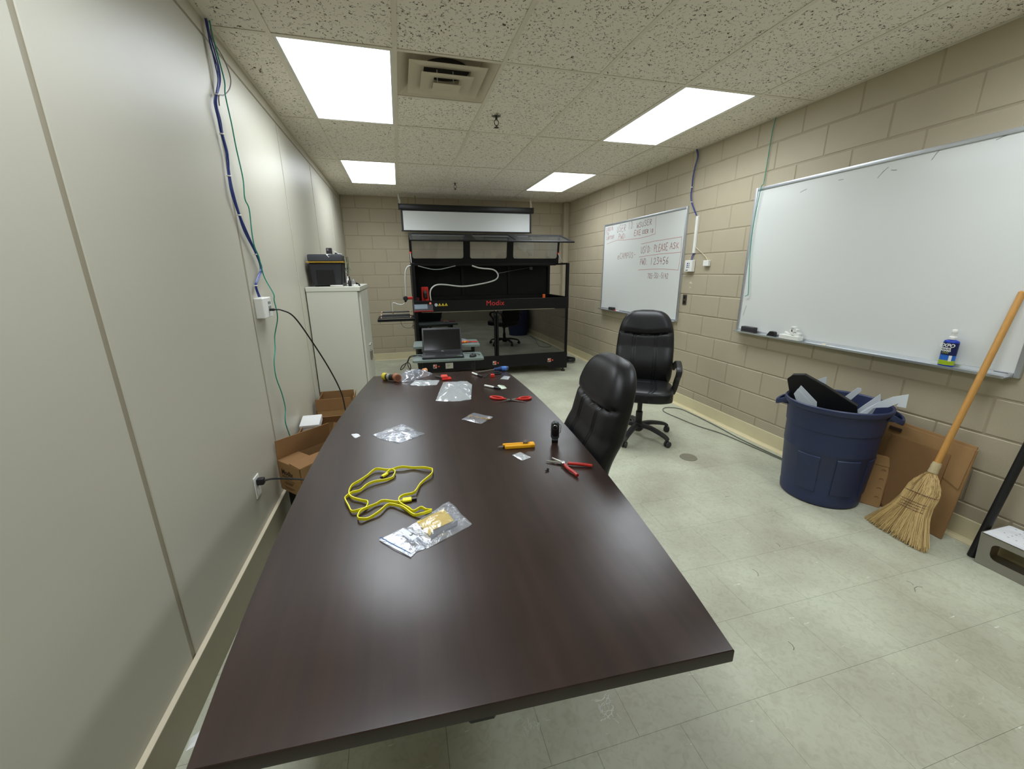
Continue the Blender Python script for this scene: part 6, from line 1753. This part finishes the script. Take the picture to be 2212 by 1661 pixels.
b = BM(); sheet(b, [(0.508, -0.120, Z + 0.0014), (0.523, -0.105, Z + 0.0014), (0.545, -0.165, Z + 0.010), (0.554, -0.200, Z + 0.0014), (0.517, -0.212, Z + 0.0014)], 0.0008); tag(obj('paper_slip', b, M('pale_green_paper', (208, 220, 200), 0.7), smooth=None), 'pale folded paper slip beside the marker', 'paper')
# scissors lying open
t = thing('scissors', 'open scissors with red handles on the table', 'scissors', (0.51, -0.45, Z))
piv = Vector((0.513, -0.458, Z + 0.005))
for s, tip, hl in ((0, Vector((0.593, -0.524, Z + 0.004)), Vector((0.409, -0.372, Z + 0.006))), (1, Vector((0.409, -0.485, Z + 0.004)), Vector((0.637, -0.455, Z + 0.006)))):
    b = BM()
    d = (tip - piv).normalized(); n_ = Vector((-d.y, d.x, 0))
    back_ = piv - d * 0.035
    sheet(b, [back_ + n_ * 0.008, piv + n_ * 0.009, tip, piv - n_ * 0.006, back_ - n_ * 0.006], 0.0025)
    b.transform(Matrix.Translation((0, 0, 0.002 * s)))
    obj('blade', b, STEEL, t, smooth=None)
    b = BM()
    ctrp = hl.lerp(piv, 0.30)
    e = (hl - piv).normalized(); f = Vector((-e.y, e.x, 0))
    L2 = (hl - ctrp).length
    lp_ = [ctrp + e * (L2 * math.cos(a)) + f * (0.020 * math.sin(a)) + Vector((0, 0, 0.001)) for a in [2 * PI * i / 20 for i in range(20)]]
    tube(b, lp_, 0.0065, 8, closed=True)
    hnd = obj('handle', b, RED, t)
    b = BM(); tube(b, [piv.lerp(hl, 0.25) + Vector((0, 0, 0.001)), ctrp - e * L2], 0.006, 8); obj('shank', b, RED, hnd)
b = BM(); cyl(b, piv, piv + Vector((0, 0, 0.006)), 0.004, 10); obj('pivot', b, DKMET, t)
# box cutter
t = thing('box_cutter', 'yellow snap-blade box cutter on the table', 'box cutter', (0.37, -1.09, Z))
m = Matrix.Translation((0.300, -1.092, Z)) @ Matrix.Rotation(R(-7.0), 4, 'Z')
AMB = M('cutter_amber', (240, 172, 20), 0.4)
b = BM(); box(b, (0.015, -0.018, 0.0), (0.145, -0.003, 0.016), bev=0.003, mat=m); obj('body', b, AMB, t)
b = BM(); box(b, (0.008, 0.004, 0.0), (0.125, 0.016, 0.016), bev=0.003, mat=m); obj('upper_rail', b, AMB, t)
b = BM(); box(b, (0.122, -0.018, 0.0), (0.148, 0.016, 0.017), bev=0.005, mat=m); obj('end_cap', b, AMB, t)
b = BM(); box(b, (0.008, -0.004, 0.001), (0.120, 0.005, 0.009), mat=m); obj('slot', b, DKMET, t, smooth=None)
b = BM(); sheet(b, [m @ Vector(p) for p in ((0.012, -0.008, 0.008), (0.012, 0.008, 0.008), (-0.008, 0.004, 0.008), (-0.016, -0.008, 0.008))], 0.001); obj('blade', b, STEEL, t, smooth=None)
b = BM(); lathe(b, [(0.010, 0.012), (0.011, 0.014), (0.011, 0.024), (0.007, 0.028)], 14, m @ Matrix.Translation((0.108, 0.004, 0))); obj('slider_knob', b, M('knob_taupe', (104, 96, 84), 0.5), t)
b = BM(); pillow(b, [(0.327, -1.173), (0.369, -1.152), (0.397, -1.213), (0.354, -1.234)], Z, 0.005, 0.003, 33, n=36, rings=6); tag(obj('small_bag', b, CLEARW, smooth=60), 'tiny clear bag of parts just below the box cutter', 'bag')
# standing webcam-like gadget
t = thing('mini_flashlight', 'small black flashlight gadget standing upright by the table edge', 'flashlight', (0.548, -1.095, Z))
m = Matrix.Translation((0.548, -1.092, Z)) @ Matrix.Rotation(R(-21), 4, 'Z')
GUN = M('gunmetal', (86, 92, 96), 0.35, metal=0.6)
b = BM(); box(b, (-0.014, -0.012, 0.0), (0.014, 0.012, 0.016), bev=0.003, mat=m); obj('foot', b, BLKS, t)
b = BM(); prism(b, rrect(-0.0185, 0.014, 0.0185, 0.096, 0.016, 5), -0.011, 0.011, bev=0.004, mat=m @ Matrix.Rotation(R(90), 4, 'X')); obj('shell', b, GUN, t, smooth=50)
b = BM(); prism(b, rrect(-0.014, 0.030, 0.014, 0.091, 0.0135, 5), 0.0105, 0.0135, bev=0.001, mat=m @ Matrix.Rotation(R(90), 4, 'X')); obj('face', b, BLKS, t, smooth=50)
b = BM(); cyl(b, m @ Vector((0, -0.0134, 0.074)), m @ Vector((0, -0.0160, 0.074)), 0.0115, 20, bev=0.001); l_ = obj('lens_ring', b, CHROME, t)
b = BM(); cyl(b, m @ Vector((0, -0.0150, 0.074)), m @ Vector((0, -0.0166, 0.074)), 0.0085, 20); obj('lens', b, M('lens_dark', (20, 20, 24), 0.08), l_)
b = BM(); tube(b, [m @ Vector(p) for p in ((0.019, 0, 0.085), (0.026, 0, 0.080), (0.024, 0, 0.05), (0.020, 0, 0.042))], 0.0015, 5); obj('clip', b, STEEL, t)
# needle-nose pliers
t = thing('needle_pliers', 'long-nose pliers with red handles near the table edge', 'pliers', (0.50, -1.32, Z))
pv = Vector((0.499, -1.312, Z + 0.008))
for tip, mid_, end in ((Vector((0.444, -1.271, Z + 0.006)), Vector((0.545, -1.335, Z + 0.009)), Vector((0.599, -1.365, Z + 0.008))), (Vector((0.476, -1.252, Z + 0.005)), Vector((0.500, -1.360, Z + 0.009)), Vector((0.512, -1.420, Z + 0.008)))):
    b = BM(); tube(b, [pv, pv.lerp(tip, 0.35), tip], 0.0062, 8, scale=[1.1, 0.9, 0.45]); obj('jaw', b, STEEL, t)
    b = BM(); tube(b, spline([pv.lerp(mid_, 0.35), mid_, mid_.lerp(end, 0.6) + Vector((0.002, 0, 0)), end], 5), 0.0065, 10); obj('handle', b, M('plier_red', (176, 36, 26), 0.3), t)
b = BM(); cyl(b, pv - Vector((0, 0, 0.007)), pv + Vector((0, 0, 0.006)), 0.0095, 14, bev=0.002); obj('joint', b, STEEL, t)
b = BM(); cyl(b, (0.414, -1.346, Z + 0.004), (0.425, -1.338, Z + 0.004), 0.0024, 8); cyl(b, (0.425, -1.338, Z + 0.0045), (0.428, -1.336, Z + 0.0045), 0.0045, 10); tag(obj('loose_screw', b, DKMET), 'single dark screw lying by the pliers', 'screw')

# ------------------------------------------------------------------ old adhesive residue on the floor by the table end
rr = random.Random(77)
b = BM()
for (cx_, cy_, rx_, ry_, n_) in ((0.520, -1.715, 0.035, 0.055, 30), (0.260, -1.715, 0.045, 0.03, 14)):
    for i in range(n_):
        x, y = cx_ + rr.gauss(0, rx_ * 0.5), cy_ + rr.gauss(0, ry_ * 0.5)
        a = rr.uniform(0, 2 * PI)
        pts = []
        for j in range(5):
            pts.append(Vector((x, y, 0.0004)))
            a += rr.uniform(-0.9, 0.9)
            x += math.cos(a) * 0.006; y += math.sin(a) * 0.006
        w = rr.uniform(0.0008, 0.0020)
        sweep(b, pts, [(-w, -0.0003), (w, -0.0003), (w * 0.6, 0.0005), (-w * 0.6, 0.0005)], upfix=(0, 0, 1))
o = obj('residue', b, M('adhesive_residue', (228, 228, 218), 0.7), floor, smooth=None); o['kind'] = 'stuff'; o['label'] = 'pale cracked residue on the floor'
b = BM()
for (x, y, l, a) in ((2.25, -1.62, 0.07, 2.4), (2.22, -1.60, 0.03, 0.6), (1.98, -0.70, 0.04, 2.2), (1.55, -1.35, 0.05, 0.4), (1.35, -1.72, 0.04, 0.3), (1.85, -1.2, 0.03, 0.5), (1.15, -1.5, 0.03, 2.0), (1.7, 0.0, 0.03, 0.8)):
    p = [Vector((x + math.cos(a + 0.3 * k) * l * k / 3, y + math.sin(a + 0.3 * k) * l * k / 3, 0.0003)) for k in range(4)]
    sweep(b, p, [(-0.0015, -0.0002), (0.0015, -0.0002), (0.0008, 0.0003), (-0.0008, 0.0003)], upfix=(0, 0, 1))
o = obj('scuff', b, M('dark_scuff', (120, 114, 98), 0.7), floor, smooth=None); o['kind'] = 'stuff'; o['label'] = 'dark scuff marks on the floor'
